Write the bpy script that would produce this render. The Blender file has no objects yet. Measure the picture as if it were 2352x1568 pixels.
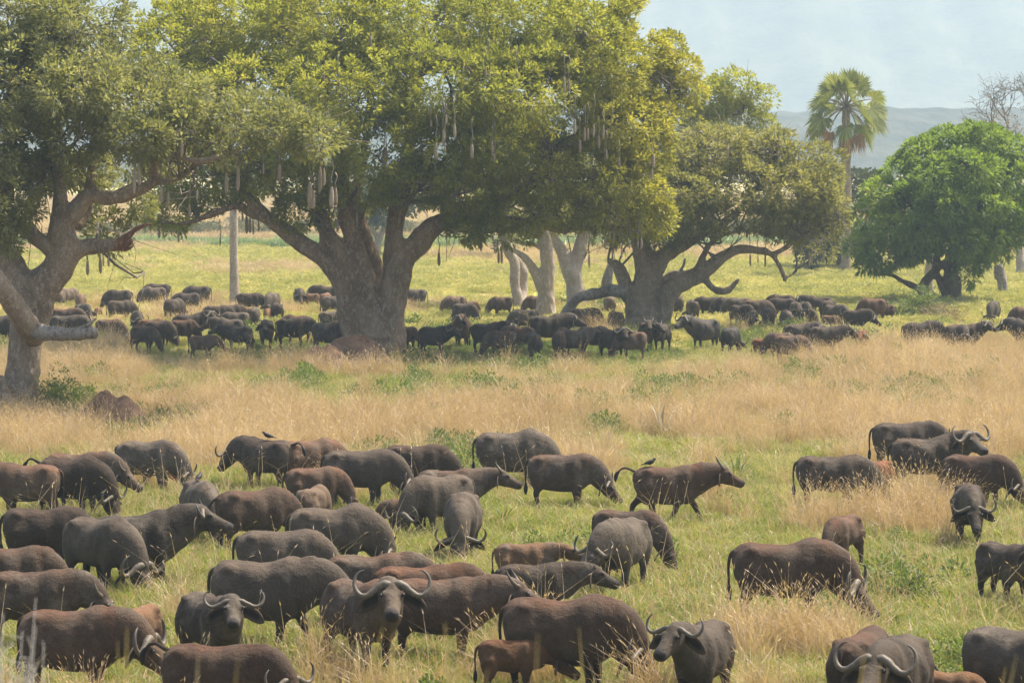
import bpy, math, random
import numpy as np
from mathutils import Vector, Matrix

random.seed(7)
RNG = np.random.default_rng(7)
SC = bpy.context.scene
COL = SC.collection
R = math.radians

# ------------------------------------------------------------------ camera, sky, sun, exposure
CAM_H, FPX, U0, V0, HOR = 8.8, 6533.0, 1176.0, 784.0, 372.0
PITCH = math.atan((V0 - HOR) / FPX)
cam_d = bpy.data.cameras.new('camera')
cam_d.lens = 100.0
cam_d.sensor_width = 36.0
cam_d.clip_start, cam_d.clip_end = 0.5, 9000.0
cam_d.dof.use_dof = True
cam_d.dof.focus_distance = 72.0
cam_d.dof.aperture_fstop = 4.5
cam = bpy.data.objects.new('camera', cam_d)
COL.objects.link(cam)
cam.location = (0, 0, CAM_H)
cam.rotation_euler = (R(90) - PITCH, 0, 0)
SC.camera = cam

SUN_AZ, SUN_EL = R(58), R(60)          # azimuth from +Y (away from the camera) towards +X (right)
w = bpy.data.worlds.new('World')
SC.world = w
w.use_nodes = True
nt = w.node_tree
nt.nodes.clear()
sky_n = nt.nodes.new('ShaderNodeTexSky')
sky_n.sky_type = 'NISHITA'
sky_n.sun_disc = False
sky_n.sun_elevation = SUN_EL
sky_n.sun_rotation = SUN_AZ
sky_n.dust_density = 5.0
sky_n.air_density = 0.8
bg = nt.nodes.new('ShaderNodeBackground')
bg.inputs['Strength'].default_value = 0.15
wo = nt.nodes.new('ShaderNodeOutputWorld')
nt.links.new(sky_n.outputs[0], bg.inputs[0])
nt.links.new(bg.outputs[0], wo.inputs[0])

sun_d = bpy.data.lights.new('sun', 'SUN')
sun_d.energy = 4.0
sun_d.angle = R(0.6)
sun_d.color = (1.0, 0.91, 0.75)
sun = bpy.data.objects.new('sun', sun_d)
COL.objects.link(sun)
S_DIR = Vector((math.sin(SUN_AZ) * math.cos(SUN_EL), math.cos(SUN_AZ) * math.cos(SUN_EL), math.sin(SUN_EL)))
sun.rotation_euler = S_DIR.to_track_quat('Z', 'Y').to_euler()
sun.location = (60, 60, 90)

SC.view_settings.view_transform = 'Standard'
SC.view_settings.look = 'None'
SC.view_settings.exposure = 1.12
SC.view_settings.gamma = 1.0
SC.view_settings.use_curve_mapping = False
SC.cycles.use_denoising = True
SC.cycles.max_bounces = 8
SC.cycles.diffuse_bounces = 3
SC.cycles.transmission_bounces = 5
SC.cycles.volume_bounces = 1
SC.cycles.transparent_max_bounces = 8
SC.cycles.sample_clamp_indirect = 6.0
HAZE_DENSITY = 0.00040
HAZE_COLOR = (0.52, 0.67, 0.80, 1.0)

# ------------------------------------------------------------------ helpers
CP, SP = math.cos(PITCH), math.sin(PITCH)


def ray(u, v):
    xc, yc = (u - U0) / FPX, (V0 - v) / FPX
    return np.array([xc, CP + yc * SP, -SP + yc * CP])


def at(u, v, y):
    """world point seen at (u, v) at distance y"""
    d = ray(u, v)
    return np.array([0, 0, CAM_H]) + d * (y / d[1])


def row_y(v):
    """distance of flat ground seen at row v"""
    d = ray(U0, v)
    return d[1] * CAM_H / -d[2]


def pxm(y):
    return FPX / y


def hill_z(y):
    y = np.asarray(y, float)
    a = np.clip(7.35 - 0.185 * y, -2, 6.3)
    z = np.where(a > 0.5, a, np.where(a > -0.5, 0.5 * (a + 0.5) ** 2, 0.0))
    far = np.clip((y - 500.0) / 900.0, 0, 1)
    return z + 9.0 * far * far


def vnoise(x, y, seed=0):
    """smooth value noise, arrays in, 0..1 out"""
    x = np.asarray(x, float); y = np.asarray(y, float)
    xi, yi = np.floor(x).astype(np.int64), np.floor(y).astype(np.int64)
    fx, fy = x - xi, y - yi
    fx, fy = fx * fx * (3 - 2 * fx), fy * fy * (3 - 2 * fy)

    def h(a, b):
        n = (a * 374761393 + b * 668265263 + seed * 974711) & 0x7fffffff
        n = ((n ^ (n >> 13)) * 1274126177) & 0x7fffffff
        return ((n ^ (n >> 16)) & 0xffff) / 65535.0
    return (h(xi, yi) * (1 - fx) + h(xi + 1, yi) * fx) * (1 - fy) + (h(xi, yi + 1) * (1 - fx) + h(xi + 1, yi + 1) * fx) * fy


def fbm(x, y, seed=0, o=3):
    s, a, t = 0, 1.0, 0
    for k in range(o):
        s = s + a * vnoise(x * 2 ** k, y * 2 ** k, seed + k)
        t += a
        a *= 0.5
    return s / t


class MB:
    def __init__(self):
        self.v, self.f, self.n = [], [], 0

    def add(self, verts, faces):
        verts = np.asarray(verts, float).reshape(-1, 3)
        self.v.append(verts)
        o = self.n
        self.f.extend([tuple(i + o for i in f) for f in faces])
        self.n += len(verts)

    def mesh(self, name, mat=None, smooth=True):
        m = bpy.data.meshes.new(name)
        m.from_pydata(np.concatenate(self.v).tolist(), [], self.f)
        if mat: m.materials.append(mat)
        if smooth: m.shade_smooth()
        return m


def ring_faces(nr, n, cap=True):
    f = []
    for i in range(nr - 1):
        for k in range(n):
            a, b = i * n + k, i * n + (k + 1) % n
            f.append((a, b, b + n, a + n))
    if cap:
        f.append(tuple(range(n - 1, -1, -1)))
        f.append(tuple((nr - 1) * n + k for k in range(n)))
    return f


def tube(pts, radii, n=8, jit=0.0, flat=1.0):
    pts = np.asarray(pts, float)
    m = len(pts)
    tan = np.gradient(pts, axis=0)
    tan /= np.linalg.norm(tan, axis=1)[:, None] + 1e-9
    ref = np.array([0, 0, 1.0]) if abs(tan[0][2]) < 0.9 else np.array([1.0, 0, 0])
    out = []
    ang = np.linspace(0, 2 * np.pi, n, endpoint=False)
    for i in range(m):
        s = np.cross(tan[i], ref); s /= np.linalg.norm(s) + 1e-9
        u = np.cross(s, tan[i]); ref = u
        r = radii[i] * (1 + jit * (RNG.random(n) - 0.5))
        out.append(pts[i] + np.outer(np.cos(ang) * r, s) * flat + np.outer(np.sin(ang) * r, u))
    return np.concatenate(out), ring_faces(m, n)


def loft(cs, hw, hh, n=16, tans=None, ex=2.3):
    """rings with half width (sideways) and half height; the spine lies near the xz plane"""
    cs = np.asarray(cs, float)
    tan = np.gradient(cs, axis=0) if tans is None else np.asarray(tans, float)
    tan = tan / (np.linalg.norm(tan, axis=1)[:, None] + 1e-9)
    ang = np.linspace(0, 2 * np.pi, n, endpoint=False)
    c, s = np.cos(ang), np.sin(ang)
    c = np.sign(c) * np.abs(c) ** (2 / ex)
    s = np.sign(s) * np.abs(s) ** (2 / ex)
    out = []
    for i in range(len(cs)):
        side = np.cross(np.array([0, 0, 1.0]), tan[i])
        if np.linalg.norm(side) < 0.15: side = np.array([0, 1.0, 0])
        side /= np.linalg.norm(side)
        up = np.cross(tan[i], side)
        out.append(cs[i] + np.outer(c * hw[i], side) + np.outer(s * hh[i], up))
    return np.concatenate(out), ring_faces(len(cs), n)


def ellipsoid(c, r, n=10, m=7):
    vs = []
    for i in range(m):
        t = math.pi * (i + 0.5) / m
        for k in range(n):
            a = 2 * math.pi * k / n
            vs.append((c[0] + r[0] * math.sin(t) * math.cos(a), c[1] + r[1] * math.sin(t) * math.sin(a), c[2] + r[2] * math.cos(t)))
    return np.array(vs), [tuple(reversed(f)) for f in ring_faces(m, n)]


def resample(P, k):
    """Catmull-Rom through the rows of P (any width), k steps per span"""
    P = np.asarray(P, float)
    Q = np.vstack([2 * P[0] - P[1], P, 2 * P[-1] - P[-2]])
    out = []
    for i in range(1, len(Q) - 2):
        p0, p1, p2, p3 = Q[i - 1], Q[i], Q[i + 1], Q[i + 2]
        for j in range(k):
            t = j / k
            out.append(0.5 * (2 * p1 + (p2 - p0) * t + (2 * p0 - 5 * p1 + 4 * p2 - p3) * t * t + (3 * p1 - p0 - 3 * p2 + p3) * t ** 3))
    out.append(P[-1])
    return np.array(out)


def quads_mesh(name, V, mat, attr=None, attr_name='leaf', face_v=4):
    """V (n, 4, 3) -> one mesh of n loose quads, attr one float per quad"""
    n = len(V)
    m = bpy.data.meshes.new(name)
    m.vertices.add(n * face_v)
    m.vertices.foreach_set('co', V.reshape(-1).astype(np.float32))
    m.loops.add(n * face_v)
    m.loops.foreach_set('vertex_index', np.arange(n * face_v, dtype=np.int32))
    m.polygons.add(n)
    m.polygons.foreach_set('loop_start', np.arange(0, n * face_v, face_v, dtype=np.int32))
    m.update(calc_edges=True)
    if attr is not None:
        a = m.attributes.new(attr_name, 'FLOAT', 'FACE')
        a.data.foreach_set('value', attr.astype(np.float32))
    m.materials.append(mat)
    return m


def obj(name, mesh, parent=None, loc=None):
    o = bpy.data.objects.new(name, mesh)
    COL.objects.link(o)
    if parent is not None: o.parent = parent
    if loc is not None: o.location = loc
    return o


def empty(name, loc, rz=0.0, sc=1.0):
    o = bpy.data.objects.new(name, None)
    COL.objects.link(o)
    o.location = loc
    o.rotation_euler = (0, 0, rz)
    o.scale = (sc, sc, sc)
    o.empty_display_size = 0.3
    return o


def tag(o, label=None, cat=None, group=None, kind=None):
    if label: o['label'] = label
    if cat: o['category'] = cat
    if group: o['group'] = group
    if kind: o['kind'] = kind
    return o


def remesh_batch(jobs):
    """jobs: list of (mesh, voxel, smooth_iterations); returns fused meshes"""
    tmp = []
    for me, vox, it in jobs:
        o = bpy.data.objects.new('tmp', me)
        COL.objects.link(o)
        r = o.modifiers.new('r', 'REMESH'); r.mode = 'VOXEL'; r.voxel_size = vox; r.use_smooth_shade = True
        s = o.modifiers.new('s', 'SMOOTH'); s.factor = 0.5; s.iterations = it
        tmp.append(o)
    dg = bpy.context.evaluated_depsgraph_get()
    res = []
    for o in tmp:
        me = bpy.data.meshes.new_from_object(o.evaluated_get(dg))
        me.shade_smooth()
        res.append(me)
    for o in tmp:
        me = o.data
        bpy.data.objects.remove(o)
        bpy.data.meshes.remove(me)
    return res


# ------------------------------------------------------------------ materials
def new_mat(name):
    m = bpy.data.materials.new(name)
    m.use_nodes = True
    m.node_tree.nodes.clear()
    return m, m.node_tree


def N(t, typ, **kw):
    n = t.nodes.new(typ)
    for k, v in kw.items():
        if k.startswith('i_'):
            n.inputs[k[2:].replace('_', ' ')].default_value = v
        else:
            setattr(n, k, v)
    return n


def L(t, a, b):
    t.links.new(a, b)


def mixc(t, fac, a, b, mode='MIX'):
    n = t.nodes.new('ShaderNodeMix')
    n.data_type = 'RGBA'
    n.blend_type = mode
    for sock, val in ((n.inputs[0], fac), (n.inputs[6], a), (n.inputs[7], b)):
        if isinstance(val, (int, float)): sock.default_value = val
        elif isinstance(val, (tuple, list)): sock.default_value = (*val[:3], 1.0)
        else: t.links.new(val, sock)
    return n.outputs[2]


def ramp(t, fac, stops):
    n = t.nodes.new('ShaderNodeValToRGB')
    cr = n.color_ramp
    while len(cr.elements) < len(stops): cr.elements.new(0.5)
    for e, (p, c) in zip(cr.elements, stops):
        e.position = p
        e.color = (*c, 1.0) if len(c) == 3 else c
    t.links.new(fac, n.inputs[0])
    return n.outputs[0]


def math_n(t, op, a, b=None, c=None):
    n = t.nodes.new('ShaderNodeMath')
    n.operation = op
    for i, x in enumerate((a, b, c)):
        if x is None: continue
        if isinstance(x, (int, float)): n.inputs[i].default_value = x
        else: t.links.new(x, n.inputs[i])
    return n.outputs[0]


def noise(t, vec, scale, detail=4.0, rough=0.55):
    n = t.nodes.new('ShaderNodeTexNoise')
    n.inputs['Scale'].default_value = scale
    n.inputs['Detail'].default_value = detail
    n.inputs['Roughness'].default_value = rough
    if vec is not None: t.links.new(vec, n.inputs['Vector'])
    return n.outputs['Fac']


def principled(t, color, rough=0.7, spec=0.3, normal=None, **kw):
    p = t.nodes.new('ShaderNodeBsdfPrincipled')
    for s, x in (('Base Color', color), ('Roughness', rough), ('Specular IOR Level', spec)):
        if isinstance(x, (int, float)): p.inputs[s].default_value = x
        elif isinstance(x, (tuple, list)): p.inputs[s].default_value = (*x[:3], 1.0)
        else: t.links.new(x, p.inputs[s])
    if normal is not None: t.links.new(normal, p.inputs['Normal'])
    for k, x in kw.items(): p.inputs[k.replace('_', ' ')].default_value = x
    return p.outputs[0]


def bump(t, h, strength, dist):
    b = t.nodes.new('ShaderNodeBump')
    b.inputs['Strength'].default_value = strength
    b.inputs['Distance'].default_value = dist
    t.links.new(h, b.inputs['Height'])
    return b.outputs[0]


def output(t, sh):
    o = t.nodes.new('ShaderNodeOutputMaterial')
    t.links.new(sh, o.inputs['Surface'])


def simple_mat(name, c, rough=0.7, spec=0.3, var=0.25, scale=8.0, bstr=0.3, bdist=0.01):
    m, t = new_mat(name)
    tc = N(t, 'ShaderNodeTexCoord')
    n = noise(t, tc.outputs['Object'], scale)
    col = mixc(t, n, tuple(x * (1 - var) for x in c), tuple(x * (1 + var) for x in c))
    oi = N(t, 'ShaderNodeObjectInfo')
    col = mixc(t, 1.0, col, ramp(t, oi.outputs['Random'], [(0.0, (1 - 0.9 * var, 1 - 0.95 * var, 1 - var)), (1.0, (1 + 0.6 * var,) * 3)]), 'MULTIPLY')
    output(t, principled(t, col, rough, spec, bump(t, n, bstr, bdist)))
    return m


def leaf_mat(name, stops, trans=0.4, spec=0.35, rough=0.5, tcol=1.3, source='leaf'):
    """two sided leaf: colour picked per leaf, part of the light passes through"""
    m, t = new_mat(name)
    if source == 'leaf':
        a = N(t, 'ShaderNodeAttribute', attribute_name='leaf')
        fac = a.outputs['Fac']
    else:
        a = N(t, 'ShaderNodeAttribute', attribute_name='tint')
        a.attribute_type = 'INSTANCER'
        b = N(t, 'ShaderNodeAttribute', attribute_name='leaf')
        fac = math_n(t, 'ADD', math_n(t, 'MULTIPLY', a.outputs['Fac'], 0.7), math_n(t, 'MULTIPLY', b.outputs['Fac'], 0.3))
    col = ramp(t, fac, stops)
    p = principled(t, col, rough, spec)
    tr = N(t, 'ShaderNodeBsdfTranslucent')
    tc = mixc(t, 1.0, col, (tcol * 1.05, tcol, tcol * 0.55), 'MULTIPLY')
    L(t, tc, tr.inputs[0])
    mx = N(t, 'ShaderNodeMixShader')
    mx.inputs[0].default_value = trans
    L(t, p, mx.inputs[1]); L(t, tr.outputs[0], mx.inputs[2])
    output(t, mx.outputs[0])
    return m


def bark_mat(name, c1, c2, c3, scale=1.0):
    m, t = new_mat(name)
    tc = N(t, 'ShaderNodeTexCoord')
    mp = N(t, 'ShaderNodeMapping'); mp.inputs['Scale'].default_value = (1, 1, 0.55)
    L(t, tc.outputs['Object'], mp.inputs[0])
    v = mp.outputs[0]
    n1 = noise(t, v, 1.1 * scale, 5)
    n2 = noise(t, v, 7.0 * scale, 6, 0.65)
    n3 = noise(t, v, 26.0 * scale, 4, 0.6)
    a = ramp(t, n1, [(0.36, c1), (0.62, c2)])
    patch = ramp(t, n2, [(0.50, (0, 0, 0)), (0.62, (1, 1, 1))])
    b = mixc(t, math_n(t, 'MULTIPLY', patch, 0.7), a, c3)
    col = mixc(t, 0.55, b, ramp(t, n3, [(0.3, (0.35, 0.35, 0.35)), (0.7, (1.45, 1.45, 1.45))]), 'MULTIPLY')
    h = math_n(t, 'ADD', n2, math_n(t, 'MULTIPLY', n3, 0.6))
    output(t, principled(t, col, 0.88, 0.15, bump(t, h, 0.8, 0.05)))
    return m


# hide: colour per animal from the object colour; alpha holds the wetness
M_HIDE, t = new_mat('hide')
oi = N(t, 'ShaderNodeObjectInfo')
tc = N(t, 'ShaderNodeTexCoord')
off = N(t, 'ShaderNodeVectorMath'); off.operation = 'ADD'
L(t, tc.outputs['Object'], off.inputs[0]); L(t, oi.outputs['Random'], off.inputs[1])
vc = N(t, 'ShaderNodeVertexColor', layer_name='coat')
sep = N(t, 'ShaderNodeSeparateColor'); L(t, vc.outputs[0], sep.inputs[0])
n1 = noise(t, off.outputs[0], 2.2, 5)
n2 = noise(t, off.outputs[0], 14.0, 5, 0.65)
st = N(t, 'ShaderNodeMapping'); st.inputs['Scale'].default_value = (60, 60, 14)
L(t, off.outputs[0], st.inputs[0])
n3 = noise(t, st.outputs[0], 1.0, 3)
base = mixc(t, 1.0, oi.outputs['Color'], ramp(t, n1, [(0.3, (0.72, 0.72, 0.74)), (0.7, (1.28, 1.22, 1.15))]), 'MULTIPLY')
base = mixc(t, 0.5, base, ramp(t, n3, [(0.3, (0.65, 0.65, 0.65)), (0.7, (1.35, 1.35, 1.35))]), 'MULTIPLY')
red = mixc(t, 1.0, base, (1.9, 1.18, 0.80), 'MULTIPLY')
base = mixc(t, math_n(t, 'MULTIPLY', sep.outputs['Green'], math_n(t, 'MULTIPLY', n1, 1.2)), base, red)
nbig = noise(t, off.outputs[0], 1.3, 6, 0.7)
mud = ramp(t, nbig, [(0.47, (0, 0, 0)), (0.60, (1, 1, 1))])
dust = math_n(t, 'MULTIPLY', math_n(t, 'ADD', math_n(t, 'MULTIPLY', mud, 0.6), math_n(t, 'MULTIPLY', n2, 0.35)), math_n(t, 'MULTIPLY', oi.outputs['Random'], 0.95))
base = mixc(t, dust, base, (0.155, 0.128, 0.094))
base = mixc(t, math_n(t, 'MULTIPLY', sep.outputs['Red'], 0.55), base, (0.018, 0.015, 0.013))
base = mixc(t, math_n(t, 'MULTIPLY', sep.outputs['Blue'], 0.85), base, (0.012, 0.011, 0.011))
wet = math_n(t, 'MAXIMUM', math_n(t, 'SUBTRACT', 1.0, oi.outputs['Alpha']), math_n(t, 'MULTIPLY', sep.outputs['Blue'], 0.8))
rough = math_n(t, 'SUBTRACT', 0.74, math_n(t, 'MULTIPLY', wet, 0.24))
hgt = math_n(t, 'ADD', n2, math_n(t, 'MULTIPLY', n3, 0.5))
p = principled(t, base, rough, 0.17, bump(t, hgt, 0.8, 0.04))
pn = [n for n in t.nodes if n.type == 'BSDF_PRINCIPLED'][0]
pn.inputs['Sheen Weight'].default_value = 0.04
pn.inputs['Sheen Roughness'].default_value = 0.45
pn.inputs['Sheen Tint'].default_value = (0.9, 0.75, 0.6, 1)
output(t, p)

M_HORN, t = new_mat('horn')
tc = N(t, 'ShaderNodeTexCoord')
vc = N(t, 'ShaderNodeVertexColor', layer_name='coat')
n1 = noise(t, tc.outputs['Object'], 22.0, 4)
col = mixc(t, n1, (0.048, 0.038, 0.027), (0.185, 0.152, 0.108))
sep = N(t, 'ShaderNodeSeparateColor'); L(t, vc.outputs[0], sep.inputs[0])
col = mixc(t, math_n(t, 'MULTIPLY', sep.outputs['Red'], 0.75), col, (0.045, 0.040, 0.036))
output(t, principled(t, col, 0.55, 0.35, bump(t, n1, 0.4, 0.012)))

M_EYE, t = new_mat('eye')
output(t, principled(t, (0.008, 0.006, 0.005), 0.12, 0.6))
M_EARIN, t = new_mat('ear_hide')
vc = N(t, 'ShaderNodeVertexColor', layer_name='coat')
sep = N(t, 'ShaderNodeSeparateColor'); L(t, vc.outputs[0], sep.inputs[0])
tc = N(t, 'ShaderNodeTexCoord')
col = mixc(t, sep.outputs['Red'], (0.020, 0.016, 0.013), (0.135, 0.100, 0.070))
output(t, principled(t, col, 0.8, 0.15, bump(t, noise(t, tc.outputs['Object'], 30.0), 0.6, 0.01)))
M_TUFT = simple_mat('tail_hair', (0.014, 0.012, 0.011), 0.6, 0.3, 0.4, 40)

M_BARK_A = bark_mat('bark_grey', (0.2, 0.145, 0.092), (0.32, 0.245, 0.165), (0.42, 0.35, 0.255))
M_BARK_B = bark_mat('bark_brown', (0.20, 0.125, 0.070), (0.33, 0.225, 0.135), (0.43, 0.33, 0.22))
M_BARK_P = bark_mat('bark_pale', (0.34, 0.27, 0.20), (0.44, 0.36, 0.27), (0.52, 0.46, 0.38))
M_BARK_D = bark_mat('bark_dark', (0.1, 0.068, 0.042), (0.17, 0.118, 0.075), (0.22, 0.17, 0.12))
M_DEAD = bark_mat('dead_wood', (0.20, 0.165, 0.125), (0.33, 0.29, 0.235), (0.10, 0.08, 0.06))
M_REDWOOD = bark_mat('torn_red_wood', (0.18, 0.075, 0.035), (0.27, 0.13, 0.065), (0.33, 0.22, 0.14))
M_TWIG = bark_mat('twig', (0.13, 0.10, 0.075), (0.22, 0.185, 0.145), (0.28, 0.25, 0.20))
M_FRUIT = simple_mat('sausage_fruit', (0.34, 0.27, 0.185), 0.75, 0.25, 0.34, 9)
M_STALK = simple_mat('fruit_stalk', (0.24, 0.21, 0.14), 0.8, 0.2)
M_SOIL = bark_mat('termite_soil', (0.125, 0.070, 0.040), (0.20, 0.120, 0.072), (0.25, 0.17, 0.105), 2.0)

LEAF_OLIVE = leaf_mat('leaf_olive', [(0.0, (0.15, 0.165, 0.068)), (0.6, (0.25, 0.262, 0.108)), (1.0, (0.36, 0.355, 0.18))], 0.48, 0.35, 0.5)
LEAF_LIME = leaf_mat('leaf_lime', [(0.0, (0.165, 0.19, 0.034)), (0.6, (0.275, 0.295, 0.054)), (1.0, (0.39, 0.37, 0.085))], 0.55, 0.3)
LEAF_GOLD = leaf_mat('leaf_gold', [(0.0, (0.175, 0.188, 0.030)), (0.6, (0.295, 0.295, 0.050)), (0.95, (0.385, 0.36, 0.070)), (1.0, (0.47, 0.36, 0.05))], 0.52, 0.3)
LEAF_DUSTY = leaf_mat('leaf_dusty', [(0.0, (0.15, 0.158, 0.055)), (0.6, (0.245, 0.245, 0.088)), (1.0, (0.34, 0.32, 0.125))], 0.5, 0.3)
LEAF_DARK = leaf_mat('leaf_mango', [(0.0, (0.095, 0.155, 0.022)), (0.55, (0.175, 0.260, 0.040)), (0.96, (0.29, 0.36, 0.062)), (1.0, (0.32, 0.22, 0.07))], 0.46, 0.35, 0.5)
LEAF_FAR = leaf_mat('leaf_far', [(0.0, (0.05, 0.065, 0.035)), (1.0, (0.10, 0.12, 0.06))], 0.3)
LEAF_BUSH = leaf_mat('leaf_bush', [(0.0, (0.075, 0.115, 0.026)), (1.0, (0.17, 0.21, 0.055))], 0.4)
LEAF_DRY = leaf_mat('leaf_dry', [(0.0, (0.15, 0.10, 0.06)), (1.0, (0.30, 0.22, 0.14))], 0.2)
LEAF_PALM = leaf_mat('leaf_palm', [(0.0, (0.13, 0.165, 0.045)), (1.0, (0.26, 0.28, 0.095))], 0.38, 0.2, 0.65)
LEAF_RUST = leaf_mat('leaf_rust', [(0.0, (0.20, 0.115, 0.055)), (1.0, (0.34, 0.205, 0.105))], 0.3)

# ================================================================== THE SETTING
# ground: one sheet from behind the camera to beyond the hills
def build_ground():
    ys = np.concatenate([np.arange(-30, 60, 1.5), np.geomspace(60, 420, 110), np.geomspace(430, 5200, 40)])
    xs_u = np.linspace(-1, 1, 121)
    V, F = [], []
    for y in ys:
        half = 30 + 0.42 * max(y, 0)
        x = xs_u * half
        z = hill_z(np.full_like(x, y))
        z = z + (fbm(x * 0.12 + 40, np.full_like(x, y) * 0.12, 3) - 0.5) * 0.16 * (y < 600)
        V.append(np.stack([x, np.full_like(x, y), z], 1))
    nx = len(xs_u)
    for i in range(len(ys) - 1):
        for k in range(nx - 1):
            a = i * nx + k
            F.append((a, a + 1, a + nx + 1, a + nx))
    mb = MB(); mb.add(np.concatenate(V), F)
    m, t = new_mat('savanna_ground')
    g = N(t, 'ShaderNodeNewGeometry')
    mp = N(t, 'ShaderNodeMapping'); mp.inputs['Scale'].default_value = (1.0, 0.45, 1.0)
    L(t, g.outputs['Position'], mp.inputs[0])
    n_big = noise(t, mp.outputs[0], 0.045, 4)
    n_mid = noise(t, mp.outputs[0], 0.30, 6, 0.65)
    n_fin = noise(t, g.outputs['Position'], 3.5, 6, 0.7)
    sx = N(t, 'ShaderNodeSeparateXYZ'); L(t, g.outputs['Position'], sx.inputs[0])
    y = sx.outputs['Y']
    green = mixc(t, n_mid, (0.085, 0.100, 0.026), (0.17, 0.165, 0.055))
    tan = mixc(t, n_mid, (0.20, 0.145, 0.070), (0.34, 0.26, 0.13))
    f_near = ramp(t, n_mid, [(0.44, (0, 0, 0)), (0.62, (1, 1, 1))])
    near = mixc(t, f_near, green, tan)
    # beyond the big trees: yellow-green cover, then dry flats
    far_g = mixc(t, n_mid, (0.26, 0.255, 0.058), (0.46, 0.41, 0.115))
    far_t = mixc(t, n_fin, (0.42, 0.35, 0.14), (0.54, 0.45, 0.21))
    mr = N(t, 'ShaderNodeMapRange'); mr.inputs[1].default_value = 120; mr.inputs[2].default_value = 165; L(t, y, mr.inputs[0])
    c = mixc(t, mr.outputs[0], near, far_g)
    mr2 = N(t, 'ShaderNodeMapRange'); mr2.inputs[1].default_value = 225; mr2.inputs[2].default_value = 330; L(t, y, mr2.inputs[0])
    k = math_n(t, 'MULTIPLY', mr2.outputs[0], ramp(t, n_big, [(0.35, (0.25, 0.25, 0.25)), (0.6, (1, 1, 1))]))
    c = mixc(t, k, c, far_t)
    mr3 = N(t, 'ShaderNodeMapRange'); mr3.inputs[1].default_value = 600; mr3.inputs[2].default_value = 1300; L(t, y, mr3.inputs[0])
    c = mixc(t, mr3.outputs[0], c, (0.38, 0.315, 0.19))
    c = mixc(t, 0.6, c, ramp(t, n_fin, [(0.28, (0.5, 0.5, 0.5)), (0.72, (1.4, 1.4, 1.4))]), 'MULTIPLY')
    output(t, principled(t, c, 0.95, 0.08, bump(t, n_fin, 0.9, 0.12)))
    return tag(obj('ground', mb.mesh('ground', m)), kind='structure')


build_ground()


def build_ridge(name, y0, y1, x_half, crest, seed, mat, nx=200, ny=14):
    V, F = [], []
    x = np.linspace(-x_half, x_half, nx)
    for j in range(ny):
        s = j / (ny - 1)
        y = y0 + (y1 - y0) * s
        base = hill_z(np.array([y0]))[0] - 3
        prof = math.sin(min(1, s * 1.15) * math.pi / 2) ** 1.3
        h = crest * prof * (0.90 + 0.16 * fbm(x / (x_half * 0.16) + 9, np.full(nx, s * 3.0), seed, 4))
        h = h + crest * 0.07 * (fbm(x / 26.0, np.full(nx, s * 9.0), seed + 5, 4) - 0.5) * (s > 0)
        h = h + crest * 0.09 * (fbm(x / 8.0, np.full(nx, s * 21.0), seed + 8, 2) - 0.5) * (s > 0.3)
        gully = fbm(x / (x_half * 0.05), np.full(nx, s * 1.2), seed + 11, 3)
        V.append(np.stack([x, y + (gully - 0.5) * (y1 - y0) * 0.25 * (0 < s < 1), base + h], 1))
    for j in range(ny - 1):
        for k in range(nx - 1):
            a = j * nx + k
            F.append((a, a + 1, a + nx + 1, a + nx))
    mb = MB(); mb.add(np.concatenate(V), F)
    return tag(obj(name, mb.mesh(name, mat)), kind='structure')


def hill_mat(name, c1, c2, scale):
    m, t = new_mat(name)
    g = N(t, 'ShaderNodeNewGeometry')
    mp = N(t, 'ShaderNodeMapping'); mp.inputs['Scale'].default_value = (1, 0.4, 2.2)
    L(t, g.outputs['Position'], mp.inputs[0])
    n1 = noise(t, mp.outputs[0], scale, 8, 0.68)
    c = ramp(t, n1, [(0.38, c1), (0.62, c2)])
    output(t, principled(t, c, 0.95, 0.05, bump(t, n1, 1.0, 6.0)))
    return m


build_ridge('hills', 1050, 1500, 560, 34, 21, hill_mat('hill_scrub', (0.016, 0.026, 0.024), (0.070, 0.074, 0.060), 0.05), 420)
build_ridge('mountain_slope', 2500, 3700, 1500, 300, 33, hill_mat('mountain_scrub', (0.030, 0.040, 0.028), (0.11, 0.105, 0.065), 0.02), 240)


def build_haze():
    x, y0, y1, z0, z1 = 1620, -40, 3900, -6.0, 330
    v = [(-x, y0, z0), (x, y0, z0), (x, y1, z0), (-x, y1, z0), (-x, y0, z1), (x, y0, z1), (x, y1, z1), (-x, y1, z1)]
    f = [(3, 2, 1, 0), (4, 5, 6, 7), (0, 1, 5, 4), (1, 2, 6, 5), (2, 3, 7, 6), (3, 0, 4, 7)]
    m, t = new_mat('haze')
    pv = N(t, 'ShaderNodeVolumePrincipled')
    pv.inputs['Color'].default_value = HAZE_COLOR
    pv.inputs['Density'].default_value = HAZE_DENSITY
    pv.inputs['Anisotropy'].default_value = 0.1
    o = t.nodes.new('ShaderNodeOutputMaterial')
    L(t, pv.outputs[0], o.inputs['Volume'])
    m.volume_intersection_method = 'FAST' if hasattr(m, 'volume_intersection_method') else None
    mb = MB(); mb.add(v, f)
    return tag(obj('haze', mb.mesh('haze', m, False)), kind='stuff')


build_haze()

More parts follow.
